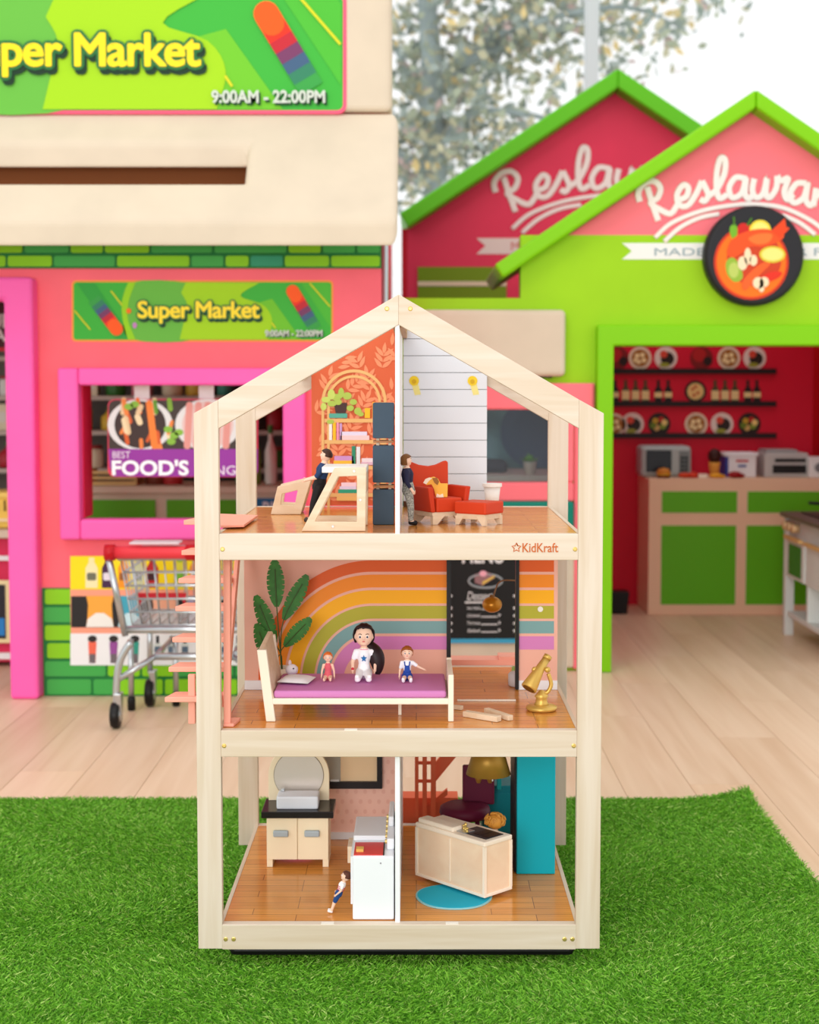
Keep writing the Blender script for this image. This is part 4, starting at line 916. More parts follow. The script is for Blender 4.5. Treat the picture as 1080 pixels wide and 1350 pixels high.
for gx in range(5):
    for gz in range(8):
        x = XWL+.010+gx*.050+(gz % 2)*.022; z = Z2+.016+gz*.050; base = rr.uniform(.5, 2.5)
        for k in range(3):
            t = k*.013; bx, bz = x+math.cos(base)*t, z+math.sin(base)*t
            for sg in (-1, 1): leaf(lm, bx, bz, base+sg*.8, .029, .0046, YUW-.0006)
        leaf(lm, x+math.cos(base)*.032, z+math.sin(base)*.032, base, .026, .0046, YUW-.0006)
obj('leaf_print', lm, mat((238, 146, 104), .55), UW, kind='stuff')
# printed arched shelf
def ud(nm, pts, c, l=1): return decal(nm, pts, YUW, mat(c, .55), UW, .0006, .0008*l+.0016)
TANP = (230, 182, 116)
def arch(r0, r1): return circ(467, 530, r1, 24, r1, math.pi, 2*math.pi)+circ(467, 530, r0, 24, r0, math.pi, 2*math.pi)[::-1]
ud('printed_arch', arch(39, 43), TANP); ud('printed_arch', arch(32, 35.5), TANP)
for x in (424, 431.5): ud('printed_upright', rrect(x, 530, x+3.6, 686, .3, 1), TANP)
for x in (503, 506.5): ud('printed_upright', rrect(x-1, 530, x+2.5, 686, .3, 1), TANP)
for y in (552, 580, 614, 650): ud('printed_board', rrect(428, y, 510, y+5, .3, 1), TANP, 1.6)
ud('printed_dish', rrect(434, 545, 458, 551, 1, 2), (86, 170, 150), 2); ud('printed_pot', [(440, 531), (458, 531), (456, 545), (443, 545)], (74, 50, 48), 2.4)
for x, y, a, b in ((430, 527, 6, 4), (437, 520, 5, 7), (444, 524, 6, 5), (450, 518, 4, 7), (458, 522, 6, 5), (466, 530, 5, 4), (427, 536, 4, 5), (438, 532, 6, 4), (462, 538, 5, 4), (472, 542, 5, 5), (436, 556, 5, 3), (446, 530, 5, 4), (476, 546, 4, 3)): ud('printed_leaf', circ(x, y, a, 10, b), (196, 214, 104) if (x+y) % 2 else (172, 196, 84), 3+.013*(x % 17)+.002*y/5)
for x0, y0, x1, y1, c in ((481, 538, 488, 551, (244, 190, 40)), (491, 530, 496, 551, (240, 176, 50)), (434, 558, 438, 580, (240, 236, 230)), (439, 557, 443, 580, (250, 190, 40)), (444, 557, 447, 580, (236, 150, 180)), (448, 558, 451, 580, (200, 160, 210)), (450, 569, 484, 574, (226, 218, 240)), (449, 574, 487, 580, (248, 206, 206)), (441, 601, 466, 607, (206, 150, 206)), (440, 607, 467, 613, (246, 190, 60)), (464, 588, 469, 613, (50, 140, 110)), (470, 589, 475, 613, (226, 232, 236)), (477, 604, 492, 609, (236, 220, 226)), (476, 609, 494, 613, (220, 180, 200)), (450, 636, 470, 641, (246, 214, 226)), (448, 641, 470, 645, (226, 210, 236)), (446, 645, 472, 650, (50, 160, 126)), (444, 655, 474, 660, (236, 186, 110))):
    ud('printed_book', rrect(x0, y0, x1, y1, .4, 1), c, 2)
# --- upper right wall: white shiplap
SW = bpy.data.objects.new('shiplap_wall', None); COL.objects.link(SW); par(SW, DH); ROOTM['shiplap_wall'] = Matrix.Identity(4)
M_SHIP = mat((224, 228, 234), .42)
ys = [661]+[647-22.25*i for i in range(11)]
for i in range(len(ys)-1):
    za, zb = ZY(ys[i], YUW)+.0006, ZY(ys[i+1], YUW)-.0006
    ra, rb_ = min(XWR, rx(za-.035, 1)), min(XWR, rx(zb-.035, 1))
    if rb_ < HC+.006: 
        rb_ = HC+.006
    if ra <= HC+.008: break
    obj('plank', MB().prism([(HC+.003, za), (ra, za), (rb_, zb), (HC+.003, zb)], YUW, .005), M_SHIP, SW, .0006)
obj('backing', MB().prism([(HC+.003, ZY(661, YUW)), (XWR, ZY(661, YUW)), (XWR, APN-(XWR-HC)*SL+.030), (HC+.003, APN+.030)], YUW+.005, .003), mat((150, 150, 152), .6), SW)
obj('gap_shade_strip', MB().box(HC+.003, XWR, YUW, YUW+.006, Z2, ZY(661, YUW)), mat((96, 60, 36), .6), SW)  # dark brown strip stands in for the shaded gap under the planks
for x in (546, 623):
    decal('printed_light', [(x-4, 504), (x+5, 504), (x+9, 520), (x+1, 521)], YUW, mat((238, 226, 140), .5), SW, .0006)
    decal('printed_sconce', circ(x, 502, 6.5, 20), YUW, mat((240, 206, 40), .4), SW, .0006, .0008); decal('printed_sconce_neck', circ(x, 503, 3, 14), YUW, mat((214, 170, 20), .4), SW, .0006, .0016)
# --- rainbow wall
YRW = 3.186
XA, XB = HX0+.047, HX1-.047
dx0, dx1 = P(590, 850, YRW).x, P(684, 850, YRW).x
M_BLUSH = mat((236, 178, 158), .5)
RW = obj('rainbow_wall', MB().box(XA, dx0, YRW, YRW+.006, Z1, Z2-.013).box(dx1, XB, YRW, YRW+.006, Z1, Z2-.013), M_BLUSH, DH)
cxr, cyr = 330+645/4, 730+665/4
cols = [((222, 96, 36), 570, 630), ((240, 140, 34), 487, 555), ((246, 176, 18), 403, 473), ((176, 172, 52), 323, 390), ((122, 164, 164), 245, 310), ((212, 130, 188), 160, 230)]
for c, r0, r1 in cols:
    r0 /= 4; r1 /= 4; k = .955
    o_ = [(cxr-r1*k*math.sin(t), cyr-r1*math.cos(t)) for t in [math.pi/2*i/28 for i in range(28, -1, -1)]]+[(589.5, cyr-r1), (589.5, cyr-r0)]
    i_ = [(cxr-r0*k*math.sin(t), cyr-r0*math.cos(t)) for t in [math.pi/2*i/28 for i in range(0, 29)]]
    decal('rainbow_stripe', o_+i_, YRW, mat(c, .5), RW, .0006)
    decal('rainbow_stripe', [(684.5, cyr-r1), (730.5, cyr-r1), (730.5, cyr-r0), (684.5, cyr-r0)], YRW, mat(c, .5), RW, .0006)
for a_, b_ in ((XA, dx0), (dx1, XB)): obj('baseboard', MB().box(a_, b_, YRW-.003, YRW, Z1, ZY(897, YRW)), mat((236, 238, 242), .4), RW)
decal('round_badge', circ(712.5, 803, 3.6, 16), YRW, mat((236, 232, 220), .4), RW, .0015, .0006)
for a_, b_ in ((589, 594.5), (680, 684.5)): obj('doorway_jamb', MB().pbox(a_, 730, b_, 909, YRW-.008, .02), M_BLACK, RW)
obj('threshold_strip', MB().box(P(603, 924, 3.07).x, P(680, 924, 3.07).x, 3.066, 3.07, Z1, Z1+.003), mat((244, 236, 222), .4), DH)
# --- lower left wall (spotted blush wallpaper)
YLW = 3.345
LW = obj('spotted_wall', MB().box(XWL, HC-.008, YLW, YLW+.006, Z0, Z1-.013), mat((240, 194, 178), .55), DH)
sp = MB(); rr = random.Random(9)
for i in range(10):
    for j in range(14):
        x = XWL+.01+i*.0205+(j % 2)*.01; z = Z0+.04+j*.0225
        if x < HC-.015: sp.prism([(x+a*.0045, z+b*.0055) for a, b in circ(0, 0, 1, 8)], YLW-.0006, .0006)
obj('spot_print', sp, mat((232, 180, 164), .55), LW, kind='stuff')
obj('baseboard', MB().box(XWL, HC-.008, YLW-.004, YLW, Z0, ZY(1097, YLW)), mat((232, 234, 238), .4), LW)
WF = thing('black_framed_picture', 'thick black picture frame hung on the spotted dollhouse wall', 'picture', (P(470, 1040, YLW-.012).x, YLW-.012, ZY(1040, YLW)))
Ya = YLW-.013
for b in ((400, 1031, 504, 1040), (497, 985, 504, 1031), (400, 985, 407, 1031), (400, 976, 504, 985)): obj('frame_bar', MB().pbox(*b, Ya, .012), mat((28, 22, 24), .4), WF)
obj('picture_field', MB().pbox(449, 983, 498, 1033, Ya+.008, .003), mat((238, 208, 166), .5), WF); obj('picture_field', MB().pbox(405, 983, 449, 1033, Ya+.007, .004), mat((160, 154, 142), .35, metal=.3), WF); obj('picture_mark', MB().pbox(436, 1028, 447, 1034, Ya+.004, .004), M_WHITE, WF)
# --- coral stair on the left side of the middle storey
def stairs():
    st = bpy.data.objects.new('coral_stair', None); COL.objects.link(st); par(st, DH); ROOTM['coral_stair'] = Matrix.Identity(4); st['label'] = 'coral plastic stair climbing the left side'
    data = [(925, 217), (885, 222), (846, 227), (805, 231), (768, 235), (731, 239), (691, 242)]
    for i, (y, x) in enumerate(data):
        Y = 2.86+.045*i
        z = ZY(y+1, Y); xl = P(x, y, Y).x; xr_ = -.372
        obj('tread', MB().zprism([(xl, Y), (xr_, Y), (xr_, Y+.055), (xl+.012, Y+.055)], z, z+.010), M_CORALT, st, .0015)
    z0 = Z1+.0
    sl = [(2.865, ZY(925, 2.86)-.012), (2.90, ZY(925, 2.86)-.012), (3.185, ZY(691, 3.13)), (3.15, ZY(691, 3.13)+.004)]
    vs = []
    for x in (-.372, -.364): vs += [(x, a, b) for a, b in sl]
    obj('stringer', MB().hexa(vs), M_CORALT, st, .001)
    obj('newel', MB().box(P(248, 940, 2.87).x, P(257, 940, 2.87).x, 2.872, 2.885, Z1-.004, ZY(890, 2.87)), M_CORALT, st, .001)
    vs = [(-.372, 2.83, z0+.001), (-.366, 2.83, z0+.001), (-.366, 2.842, z0+.001), (-.372, 2.842, z0+.001), (-.372, 3.00, Z2-.014), (-.362, 3.00, Z2-.014), (-.362, 3.03, Z2-.014), (-.372, 3.03, Z2-.014)]
    obj('hand_rail', MB().hexa([(-.3645, 2.835, z0+.001), (-.352, 2.835, z0+.001), (-.352, 2.850, z0+.001), (-.3645, 2.850, z0+.001), (-.3645, 2.85, Z2-.013), (-.352, 2.85, Z2-.013), (-.352, 2.885, Z2-.013), (-.3645, 2.885, Z2-.013)]), M_CORALT, st, .001)
    obj('foot_plate', MB().zprism([(-.3645, 2.83), (-.345, 2.83), (-.338, 2.885), (-.3645, 2.885)], z0, z0+.006), M_CORALT, st, .001)
    g = [G(291, 698, Z2), G(322, 697, Z2), G(340, 684, Z2), G(290, 682, Z2)]
    obj('landing_flap', MB().zprism([(p.x, p.y) for p in g], Z2+.003, Z2+.008), M_CORALT, st, .0012)
    # rear stair from the ground storey
    sr = bpy.data.objects.new('rear_stair', None); COL.objects.link(sr); par(sr, DH); ROOTM['rear_stair'] = Matrix.Identity(4)
    M2 = mat((236, 112, 74), .5); Yq = YB+.02  # rear stair salmon deepened to red-orange, its shade put into the colour
    def B(x0, y0, x1, y1, d=.012, dy=0.0): obj('stair_bar', MB().pbox(x0, y0, x1, y1, Yq+dy, d), M2, sr)
    B(547, 985, 552, 1078, .008, -.012); B(557, 985, 563, 1078, .008, -.012); B(568, 985, 575, 1078, .008, -.012); B(547, 1004, 575, 1008, .006, -.003); B(547, 1028, 575, 1032, .006, -.003); B(522, 1052, 604, 1092, .06, .004)
    q = [P(575, 1030, Yq), P(612, 985, Yq), P(590, 985, Yq), P(575, 1005, Yq)]; obj('stringer', MB().prism([(p.x, p.z) for p in q], Yq, .012), M2, sr)
    q = [P(563, 1062, Yq), P(590, 1040, Yq), P(590, 1048, Yq), P(572, 1062, Yq)]; obj('stringer', MB().prism([(p.x, p.z) for p in q], Yq, .012), M2, sr)
    obj('landing', MB().box(.02, .28, YB, YB+.06, Z1-.004, Z1+.012), M_CORALT, sr); obj('step', MB().box(P(658, 870, YB).x, P(690, 870, YB).x, YB+.002, YB+.06, Z1+.012, ZY(866, YB)), M_CORALT, sr)
stairs()

# ------------------------------------------------------------------ furniture, upper storey
def lbox(o, M): return M
def panel_hole(outer, hole, M, w, y0):
    """side panel: outer quad, inner quad hole in (x,z), extruded along local y"""
    n = 4; mb = MB(M); vs = []
    for y in (y0, y0+w):
        vs += [(x, y, z) for x, z in outer]+[(x, y, z) for x, z in hole]
    fs = []
    for b, rev in ((0, False), (8, True)):
        for i in range(4):
            f = (b+i, b+(i+1) % 4, b+4+(i+1) % 4, b+4+i); fs.append(f[::-1] if rev else f)
    for i in range(4):
        fs.append((i, 8+i, 8+(i+1) % 4, (i+1) % 4)); fs.append((4+i, 4+(i+1) % 4, 12+(i+1) % 4, 12+i))
    return mb.add(vs, fs)
def px2(pts, Y): return [(P(x, y, Y).x, P(x, y, Y).z) for x, y in pts]
def fixz(pts, ys, z):  # keep as measured but sit the lowest on z
    lo = min(p[1] for p in pts); return [(x, zz+(z-lo)) for x, zz in pts]
# desk
YDk = 2.852
outer = fixz(px2([(397.5, 700.5), (482, 700.5), (483, 616), (441, 617)], YDk), 0, Z2); dz = Z2-min(p[1] for p in px2([(397.5, 700.5), (482, 700.5), (483, 616), (441, 617)], YDk))
hole = [(x, z+dz) for x, z in px2([(415.5, 687.5), (470.5, 688), (470.5, 627.5), (446, 628.5)], YDk)]
DK = thing('toy_desk', 'birch toy desk with cut-out trapezoid sides on the top floor', 'desk', (-.15, 2.9, Z2))
for y in (YDk, YDk+.13): 
    s_ = obj('side_panel', panel_hole(outer, hole, None, .010, y), TOYWOOD, DK, .0015)
    if y == YDk:
        for px, py in ((439, 694), (475, 659), (467, 621)):
            p = P(px, py, y); obj('bolt', MB().lathe([(.0025, -.001), (.003, 0)], (p.x, y, p.z+dz), 10, 'Y'), mat((180, 176, 170), .3, metal=.7), s_)
tx0, tx1 = P(424, 616, YDk).x, P(483, 616, YDk).x; tz = outer[2][1]
obj('desk_top', MB().box(tx0, tx1, YDk+.010, YDk+.13, tz-.011, tz), mat((238, 236, 232), .4), DK, .001)
obj('cross_panel', MB().box(outer[1][0]-.008, outer[1][0]+.001, YDk+.010, YDk+.13, tz-.05, tz-.012), TOYWOOD, DK); obj('foot_bar', MB().box(P(455, 690, YDk).x, P(470, 690, YDk).x, YDk+.01, YDk+.13, Z2, Z2+.008), TOYWOOD, DK)
# chair
YCh = 3.235
outer = px2([(357, 675), (396.5, 678), (411, 630), (366, 641)], YCh); dz = Z2-min(p[1] for p in outer); outer = [(x, z+dz) for x, z in outer]; outer[0] = (outer[0][0], Z2)
hole = [(x, z+dz) for x, z in px2([(370, 665), (388.5, 666), (392.5, 646), (372, 651)], YCh)]
CHR = thing('toy_armchair', 'small birch toy chair with cut-out sides left of the desk', 'chair', (-.28, 3.28, Z2))
for y in (YCh, YCh+.075): obj('side_panel', panel_hole(outer, hole, None, .009, y), TOYWOOD, CHR, .0015)
obj('seat', MB().box(hole[0][0]-.004, hole[1][0]+.004, YCh+.009, YCh+.075, Z2+.006, Z2+.013), TOYWOOD, CHR); obj('backrest', MB().hexa([(outer[1][0]-.010, YCh+.009, Z2+.01), (outer[1][0]-.002, YCh+.009, Z2+.01), (outer[1][0]-.002, YCh+.075, Z2+.01), (outer[1][0]-.010, YCh+.075, Z2+.01), (outer[2][0]-.010, YCh+.009, outer[2][1]-.004), (outer[2][0]-.002, YCh+.009, outer[2][1]-.004), (outer[2][0]-.002, YCh+.075, outer[2][1]-.004), (outer[2][0]-.010, YCh+.075, outer[2][1]-.004)]), TOYWOOD, CHR)
# navy tower
YN = 2.99
NV = thing('navy_block_tower', 'tall toy rack of three navy panels on a wooden post beside the partition', 'shelf', (P(505, 690, YN).x, YN, Z2))
dz = Z2-ZY(692, YN)
for y0, y1 in ((531, 578), (587.5, 636.5), (645.5, 692)):
    q = [(P(a, b, YN).x, P(a, b, YN).z+dz) for a, b in rrect(491.5, y0, 519.5, y1, 2, 3)]
    obj('navy_panel', MB().prism(q, YN, .05), mat((56, 74, 90), .5), NV, .001)
for x in (496, 512): obj('post', MB().box(P(x, 610, YN).x, P(x+4, 610, YN).x, YN+.01, YN+.04, Z2, ZY(532, YN)+dz), TOYWOOD, NV)
for y in (582, 641): obj('shelf', MB().box(P(492, 610, YN).x, P(519, 610, YN).x, YN+.004, YN+.05, ZY(y+2, YN)+dz, ZY(y-1, YN)+dz), wood('shelf_walnut%d' % y, (190, 130, 80), (150, 96, 56), 'X'), NV)
# armchair + ottoman
def armchair():
    O = Vector((0.0465, 3.045, Z2)); M = Matrix.Translation(O) @ Matrix.Rotation(math.radians(28), 4, 'Z')
    t = thing('red_armchair', 'rust red wingback toy armchair with pale wooden legs', 'armchair', O)
    RED = mat((206, 62, 26), .55); R2 = mat((198, 56, 24), .55)
    w, d = .041, .042
    def q(x0, x1, y0, y1, z0, z1, fl=0, fr=0, back=0):
        return MB(M).hexa([(x0, y0, z0), (x1, y0, z0), (x1, y1, z0), (x0, y1, z0), (x0-fl, y0, z1), (x1+fr, y0, z1), (x1+fr, y1+back, z1), (x0-fl, y1+back, z1)])
    obj('seat', q(-w+.012, w-.012, -d, d-.01, .024, .052), RED, t, .003)
    # curved back
    pts = [(-w, .03), (w, .03), (w+.006, .120), (w+.001, .124), (w*.5, .116), (0, .113), (-w*.5, .116), (-w-.001, .124), (-w-.006, .120)]
    MBK = M @ Matrix.Translation((0, d-.012, 0)) @ Matrix.Rotation(math.radians(-8), 4, 'X')
    obj('backrest', MB(MBK).prism(pts, 0, .014), RED, t, .003)
    for s in (-1, 1):
        a = [(s*(w-.010), .024), (s*w, .024), (s*(w+.008), .074), (s*(w-.004), .074)]
        obj('armrest', MB(M).prism(a, -d, 2*d-.008), R2, t, .0025)
    obj('base_frame', MB(M).box(-w+.004, w-.004, -d+.004, d-.004, .015, .024), TOYWOOD, t)
    for sx in (-1, 1):
        for y in (-d+.001, d-.011):
            obj('leg', MB(M).prism([(sx*(w-.004), 0), (sx*(w-.014), 0), (sx*(w-.032), .018), (sx*(w-.004), .018)], y, .010), TOYWOOD, t)
    O2 = O+Matrix.Rotation(math.radians(-22), 3, 'Z') @ Vector((0.028, -.0, 0)); O2 = Vector((.1245, 3.005, Z2)); M2 = Matrix.Translation(O2) @ Matrix.Rotation(math.radians(-22-14), 4, 'Z')
    M2 = Matrix.Translation(O2) @ Matrix.Rotation(math.radians(-35), 4, 'Z')
    t2 = thing('red_ottoman', 'rust red toy footstool in front of the armchair', 'footstool', O2)
    a, b = .037, .034
    obj('cushion', MB(M2).box(-a, a, -b, b, .022, .046), RED, t2, .003)
    obj('base_frame', MB(M2).box(-a+.004, a-.004, -b+.003, b-.003, .012, .022), TOYWOOD, t2)
    for sx in (-1, 1):
        for y in (-b+.002, b-.010): obj('leg', MB(M2).prism([(sx*(a-.002), 0), (sx*(a-.010), 0), (sx*(a-.022), .018), (sx*(a-.002), .018)], y, .008), TOYWOOD, t2)
    # dog cutout
    Y = 3.02
    dz_ = O.z+.0525-ZY(659, Y)
    dg = thing('toy_dog', 'flat yellow toy dog with brown ear sitting on the armchair', 'toy', (P(574, 659, Y).x, Y, Z2+.052))
    f = lambda pts: [(P(x, y, Y).x, P(x, y, Y).z+dz_) for x, y in pts]
    obj('body', MB().prism(f([(575, 659), (590, 659), (590.5, 641), (581, 641), (578, 635), (572, 632), (564, 634), (560, 640), (562, 643), (569, 642), (572, 648)]), Y, .008), mat((244, 178, 66), .55), dg, .0008)
    obj('ear', MB().prism(f([(570, 634), (576, 633), (579, 638), (577, 643), (573, 640)]), Y-.002, .003), mat((150, 96, 40), .55), dg)
    obj('muzzle', MB().prism(f([(558, 640), (561, 635), (566, 633), (570, 634), (566, 637), (562, 642)]), Y-.0015, .003), mat((246, 226, 200), .55), dg)
    obj('paws', MB().prism(f([(575, 659), (585, 659), (584, 654), (580, 656), (576, 654)]), Y-.0015, .003), mat((246, 226, 200), .55), dg)
armchair()
Yt = 3.39
TB = thing('white_planter', 'white tapered planter behind the red footstool', 'planter', (P(650, 668, Yt).x, Yt, Z2)); tx = P(649, 650, Yt).x
obj('pot', MB().lathe([(.008, 0), (.013, .0), (.019, .052), (.016, .052), (.011, .004)], (tx, Yt, Z2), 24), mat((240, 236, 230), .4), TB, smooth=True); obj('rim', MB().lathe([(.017, .050), (.022, .050), (.022, .057), (.017, .057)], (tx, Yt, Z2), 24), mat((242, 238, 232), .4), TB)

# ------------------------------------------------------------------ furniture, middle storey
def bed():
    y0, y1 = 2.875, 3.065
    t = thing('toy_bed', 'cream toy bed with lilac mattress in the rainbow room', 'bed', (-.11, 2.97, Z1))
    M_BED = mat((240, 228, 208), .45)
    xa, xb = P(360, 925, y0).x, P(590, 925, y0).x; zp = ZY(929, y0); zq = ZY(921, y0)
    obj('platform', MB().box(xa-.004, xb+.004, y0, y1, zp, zq), M_BED, t, .002)
    obj('mattress', MB().box(xa+.001, xb-.002, y0+.004, y1-.004, zq, zq+.014), mat((206, 128, 186), .6), t, .005, 3)
    hx = P(351, 950, y0).x; zt1 = ZY(857, y0); wP = .014; lean = -.017
    hb = obj('headboard', MB().hexa([(hx+.004, y0+.004, Z1+.04), (hx+.016, y0+.004, Z1+.04), (hx+.016, y1, Z1+.04), (hx+.004, y1, Z1+.04), (hx+lean+.002, y0+.004, zt1), (hx+lean+.012, y0+.004, zt1), (hx+lean+.012, y1, zt1+.006), (hx+lean+.002, y1, zt1+.006)]), TOYWOOD, t, .002)
    for y in (y0-.001, y1-.012): obj('bed_post', MB().hexa([(hx, y, Z1), (hx+.018, y, Z1), (hx+.018, y+.013, Z1), (hx, y+.013, Z1), (hx+lean, y, zt1), (hx+lean+.018, y, zt1), (hx+lean+.018, y+.013, zt1), (hx+lean, y+.013, zt1)]), M_BED, t, .0015)
    fx = P(591, 950, y0).x; zf = ZY(891, y0)
    obj('footboard', MB().box(fx, fx+.010, y0+.004, y1, Z1+.035, zf), M_BED, t, .002)
    for y in (y0-.001, y1-.011): obj('bed_post', MB().box(fx, fx+.0105, y, y+.012, Z1, zf+.002), M_BED, t, .0015)
    lx = P(527, 940, y0+.02).x; obj('centre_leg', MB().box(lx-.003, lx+.003, y0+.06, y0+.07, Z1, zp), M_BED, t)
    # pillow
    pm = MB(); n = 10; pc = Vector((P(392, 900, 2.98).x, 2.965, zq+.015)); vs = []; fs = []
    for sgn in (1, -1):
        for j in range(n+1):
            for i in range(n+1):
                u, v = i/n*2-1, j/n*2-1; hgt = .008*(1-u**4)*(1-v**4)+.0006
                vs.append((pc.x+u*.031+v*.006, pc.y+v*.034-u*.008, pc.z+.004+sgn*hgt*(.9 if sgn > 0 else .35)))
    for b in (0, (n+1)**2):
        for j in range(n):
            for i in range(n): a = b+j*(n+1)+i; fs.append((a, a+1, a+n+2, a+n+1))
    tag(obj('pillow', MB().add(vs, fs), mat((238, 236, 238), .7), smooth=True), 'small white pillow at the head of the toy bed', 'pillow')
    # small white toy near the headboard
    by = thing('white_plush_toy', 'tiny white plush toy with dark eyes peeking behind the headboard', 'toy', (P(381, 890, 3.03).x, 3.03, zq+.014)); c = (P(382, 886, 3.03).x+.004, 3.035, zq+.026)
    obj('body', MB().ball(c, .012, 2, (1.1, .9, 1)), mat((232, 226, 232), .7), by, smooth=True); obj('eye', MB().ball((c[0]+.004, c[1]-.0095, c[2]+.004), .0018, 1), M_BLACK, by); obj('ear', MB().ball((c[0]-.004, c[1], c[2]+.014), .005, 2, (.7, .6, 1.2)), mat((226, 206, 216), .7), by, smooth=True)
    return zq+.014
BEDZ = bed()
def plant():
    Y = 3.12; x0 = P(372, 870, Y).x
    t = thing('leafy_toy_plant', 'toy plant with big notched green leaves behind the bed headboard', 'plant', (x0, Y, Z1))
    obj('pot', MB().lathe([(.012, 0), (.020, .0), (.026, .06), (.023, .06), (.017, .008)], (x0, Y, Z1), 20), mat((232, 214, 190), .5), t, smooth=True)
    obj('soil', MB().lathe([(.001, .052), (.0225, .052), (.001, .054)], (x0, Y, Z1), 16), mat((70, 46, 34), .9), t)
    mg = mat((48, 108, 34), .45, var=.25, scale=60)
    spec = [((365, 800), (362, 738), 12), ((374, 817), (405, 758), 11), ((363, 848), (337, 785), 11), ((375, 852), (410, 815), 10.5), ((358, 876), (338, 822), 11)]
    for (a, b, w), dy in zip(spec, (-.01, .012, .004, -.012, -.004)):
        A = Vector(a); B = Vector(b); d = (B-A); L = d.length; d.normalize(); n = Vector((-d.y, d.x))
        m = 9; lft = []; rgt = []
        for i in range(m+1):
            t_ = i/m; ww = w*math.sin(math.pi*min(1, (t_*.92+.04)))**.7
            lft.append(A+d*L*t_+n*ww); rgt.append(A+d*L*t_-n*ww)
            if 1 < i < m: lft.append(A+d*L*(t_+.02)+n*ww*.62); rgt.append(A+d*L*(t_+.02)-n*ww*.62); lft.append(A+d*L*(t_+.03)+n*ww*.98); rgt.append(A+d*L*(t_+.03)-n*ww*.98)
        pts = [tuple(A)]+[tuple(p) for p in lft]+[tuple(B)]+[tuple(p) for p in rgt[::-1]]
        q = [(P(x, y, Y+dy).x, P(x, y, Y+dy).z) for x, y in pts]
        lf = obj('leaf', MB().prism(q, Y+dy, .0016), mg, t)
        obj('stem', MB().tube(smoothpath([(x0, Y, Z1+.05), (P(370, 862, Y).x, Y, ZY(862, Y)), P(*a, Y+dy)+Vector((0, -.001, 0)), P(*(A+d*L*.8), Y+dy)+Vector((0, -.001, 0))], 4), .0012, 6), mat((60, 84, 36), .5), t)
plant()
def telescope():
    b = G(714, 936, Z1); t = thing('golden_telescope', 'golden toy telescope on a round base in the rainbow room', 'telescope', b)
    obj('base', MB().lathe([(.028, 0), (.031, .003), (.031, .007), (.026, .010), (.014, .011)], b, 28), M_GOLD, t, smooth=True)
    obj('pedestal', MB().lathe([(.016, .010), (.012, .016), (.011, .024), (.014, .028), (.010, .033), (.004, .040)], b, 20), M_GOLD, t, smooth=True)
    Y = b.y; p0 = P(697, 908, Y-.02); p1 = P(712, 882, Y); p2 = P(721, 868, Y+.01)
    d = (p2-p0).normalized()
    obj('barrel', MB().tube([p0, p0+d*.002, p1, p2], [.0155, .0165, .0095, .0075], 20), M_GOLD, t, smooth=True); obj('eyepiece', MB().tube([p2-d*.002, p2+d*.006], [.0085, .0085], 16), M_GOLD, t, smooth=True); obj('lens', MB().tube([p0-d*.001, p0], [.0125, .0125], 18), mat((120, 92, 40), .2, metal=.6), t)
    obj('yoke', MB().tube(smoothpath([Vector((b.x+.002, b.y, b.z+.034)), Vector((b.x+.012, b.y, b.z+.036)), Vector((b.x+.019, b.y, b.z+.052)), P(723, 888, Y)], 5), .0042, 10), M_GOLD, t, smooth=True)
    for px, py in ((705, 883), (722, 883)): obj('knob', MB().ball(P(px, py, Y-.004), .0062, 2, (1, .7, 1)), M_GOLD, t, smooth=True)
telescope()
def block(a, b, w, h, lab, z=0):
    A = G(*a, Z1); B = G(*b, Z1); d = (B-A); L = d.length; ang = math.atan2(d.y, d.x); M = Matrix.Translation(A+Vector((0, 0, z))) @ Matrix.Rotation(ang, 4, 'Z')
    tag(obj('wooden_block', MB(M).box(0, L, 0, w, 0, h), TOYWOOD, None, .001), lab, 'block', 'wooden blocks beside the bed')
block((610, 945), (655, 952.5), .016, .011, 'longer wooden block lying in front of the bed foot'); block((638, 940), (670, 950.5), .012, .010, 'wooden block lying nearest the golden telescope')
block((592, 934.5), (608, 936.5), .010, .008, 'short wooden block under the foot of the bed')
# behind the doorway
def backroom():
    Y = 3.33; t = thing('arc_lamp', 'bronze arc lamp with round shade seen through the doorway', 'lamp', (P(678, 905, 3.36).x+.02, 3.36, Z1))
    bx = P(686, 900, 3.36).x+.015
    obj('base', MB().lathe([(.022, 0), (.024, .004), (.006, .008)], (bx, 3.36, Z1), 20), mat((110, 80, 50), .4), t, smooth=True)
    obj('arm', MB().tube(smoothpath([(bx, 3.36, Z1+.006), (bx, 3.36, ZY(800, Y)), (bx-.006, 3.35, ZY(772, Y)), P(673, 765, Y), P(658, 768, Y), P(651, 785, Y)], 6), .0018, 8), mat((120, 84, 54), .4), t, smooth=True)
    c = P(649, 797, Y); obj('shade', MB().ball(c, .0215, 3, (1.02, 1, .84)), mat((176, 118, 30), .3, metal=.4), t, smooth=True); obj('shade_cap', MB().lathe([(.007, .0165), (.005, .021), (.002, .022)], c, 14), mat((120, 84, 40), .4), t)
    p = thing('grey_pouf', 'grey round toy pouf standing beyond the doorway', 'stool', (P(682, 916, 3.1).x, 3.15, Z1))
    cx = P(684, 915, 3.215).x; obj('body', MB().lathe([(.018, 0), (.022, .003), (.022, .026), (.018, .030), (.002, .031)], (cx, 3.225, Z1), 24), mat((196, 188, 188), .6), p, smooth=True); obj('foot', MB().lathe([(.016, -.0), (.016, .001)], (cx, 3.225, Z1), 16), M_BLACK, p)
    tag(obj('green_cylinder', MB().lathe([(.010, 0), (.0115, .002), (.0115, .028), (.010, .030), (.001, .030)], (P(681, 905, 3.3).x, 3.29, Z1), 20), mat((150, 178, 96), .5), smooth=True), 'small green cylinder behind the grey pouf', 'toy')
backroom()

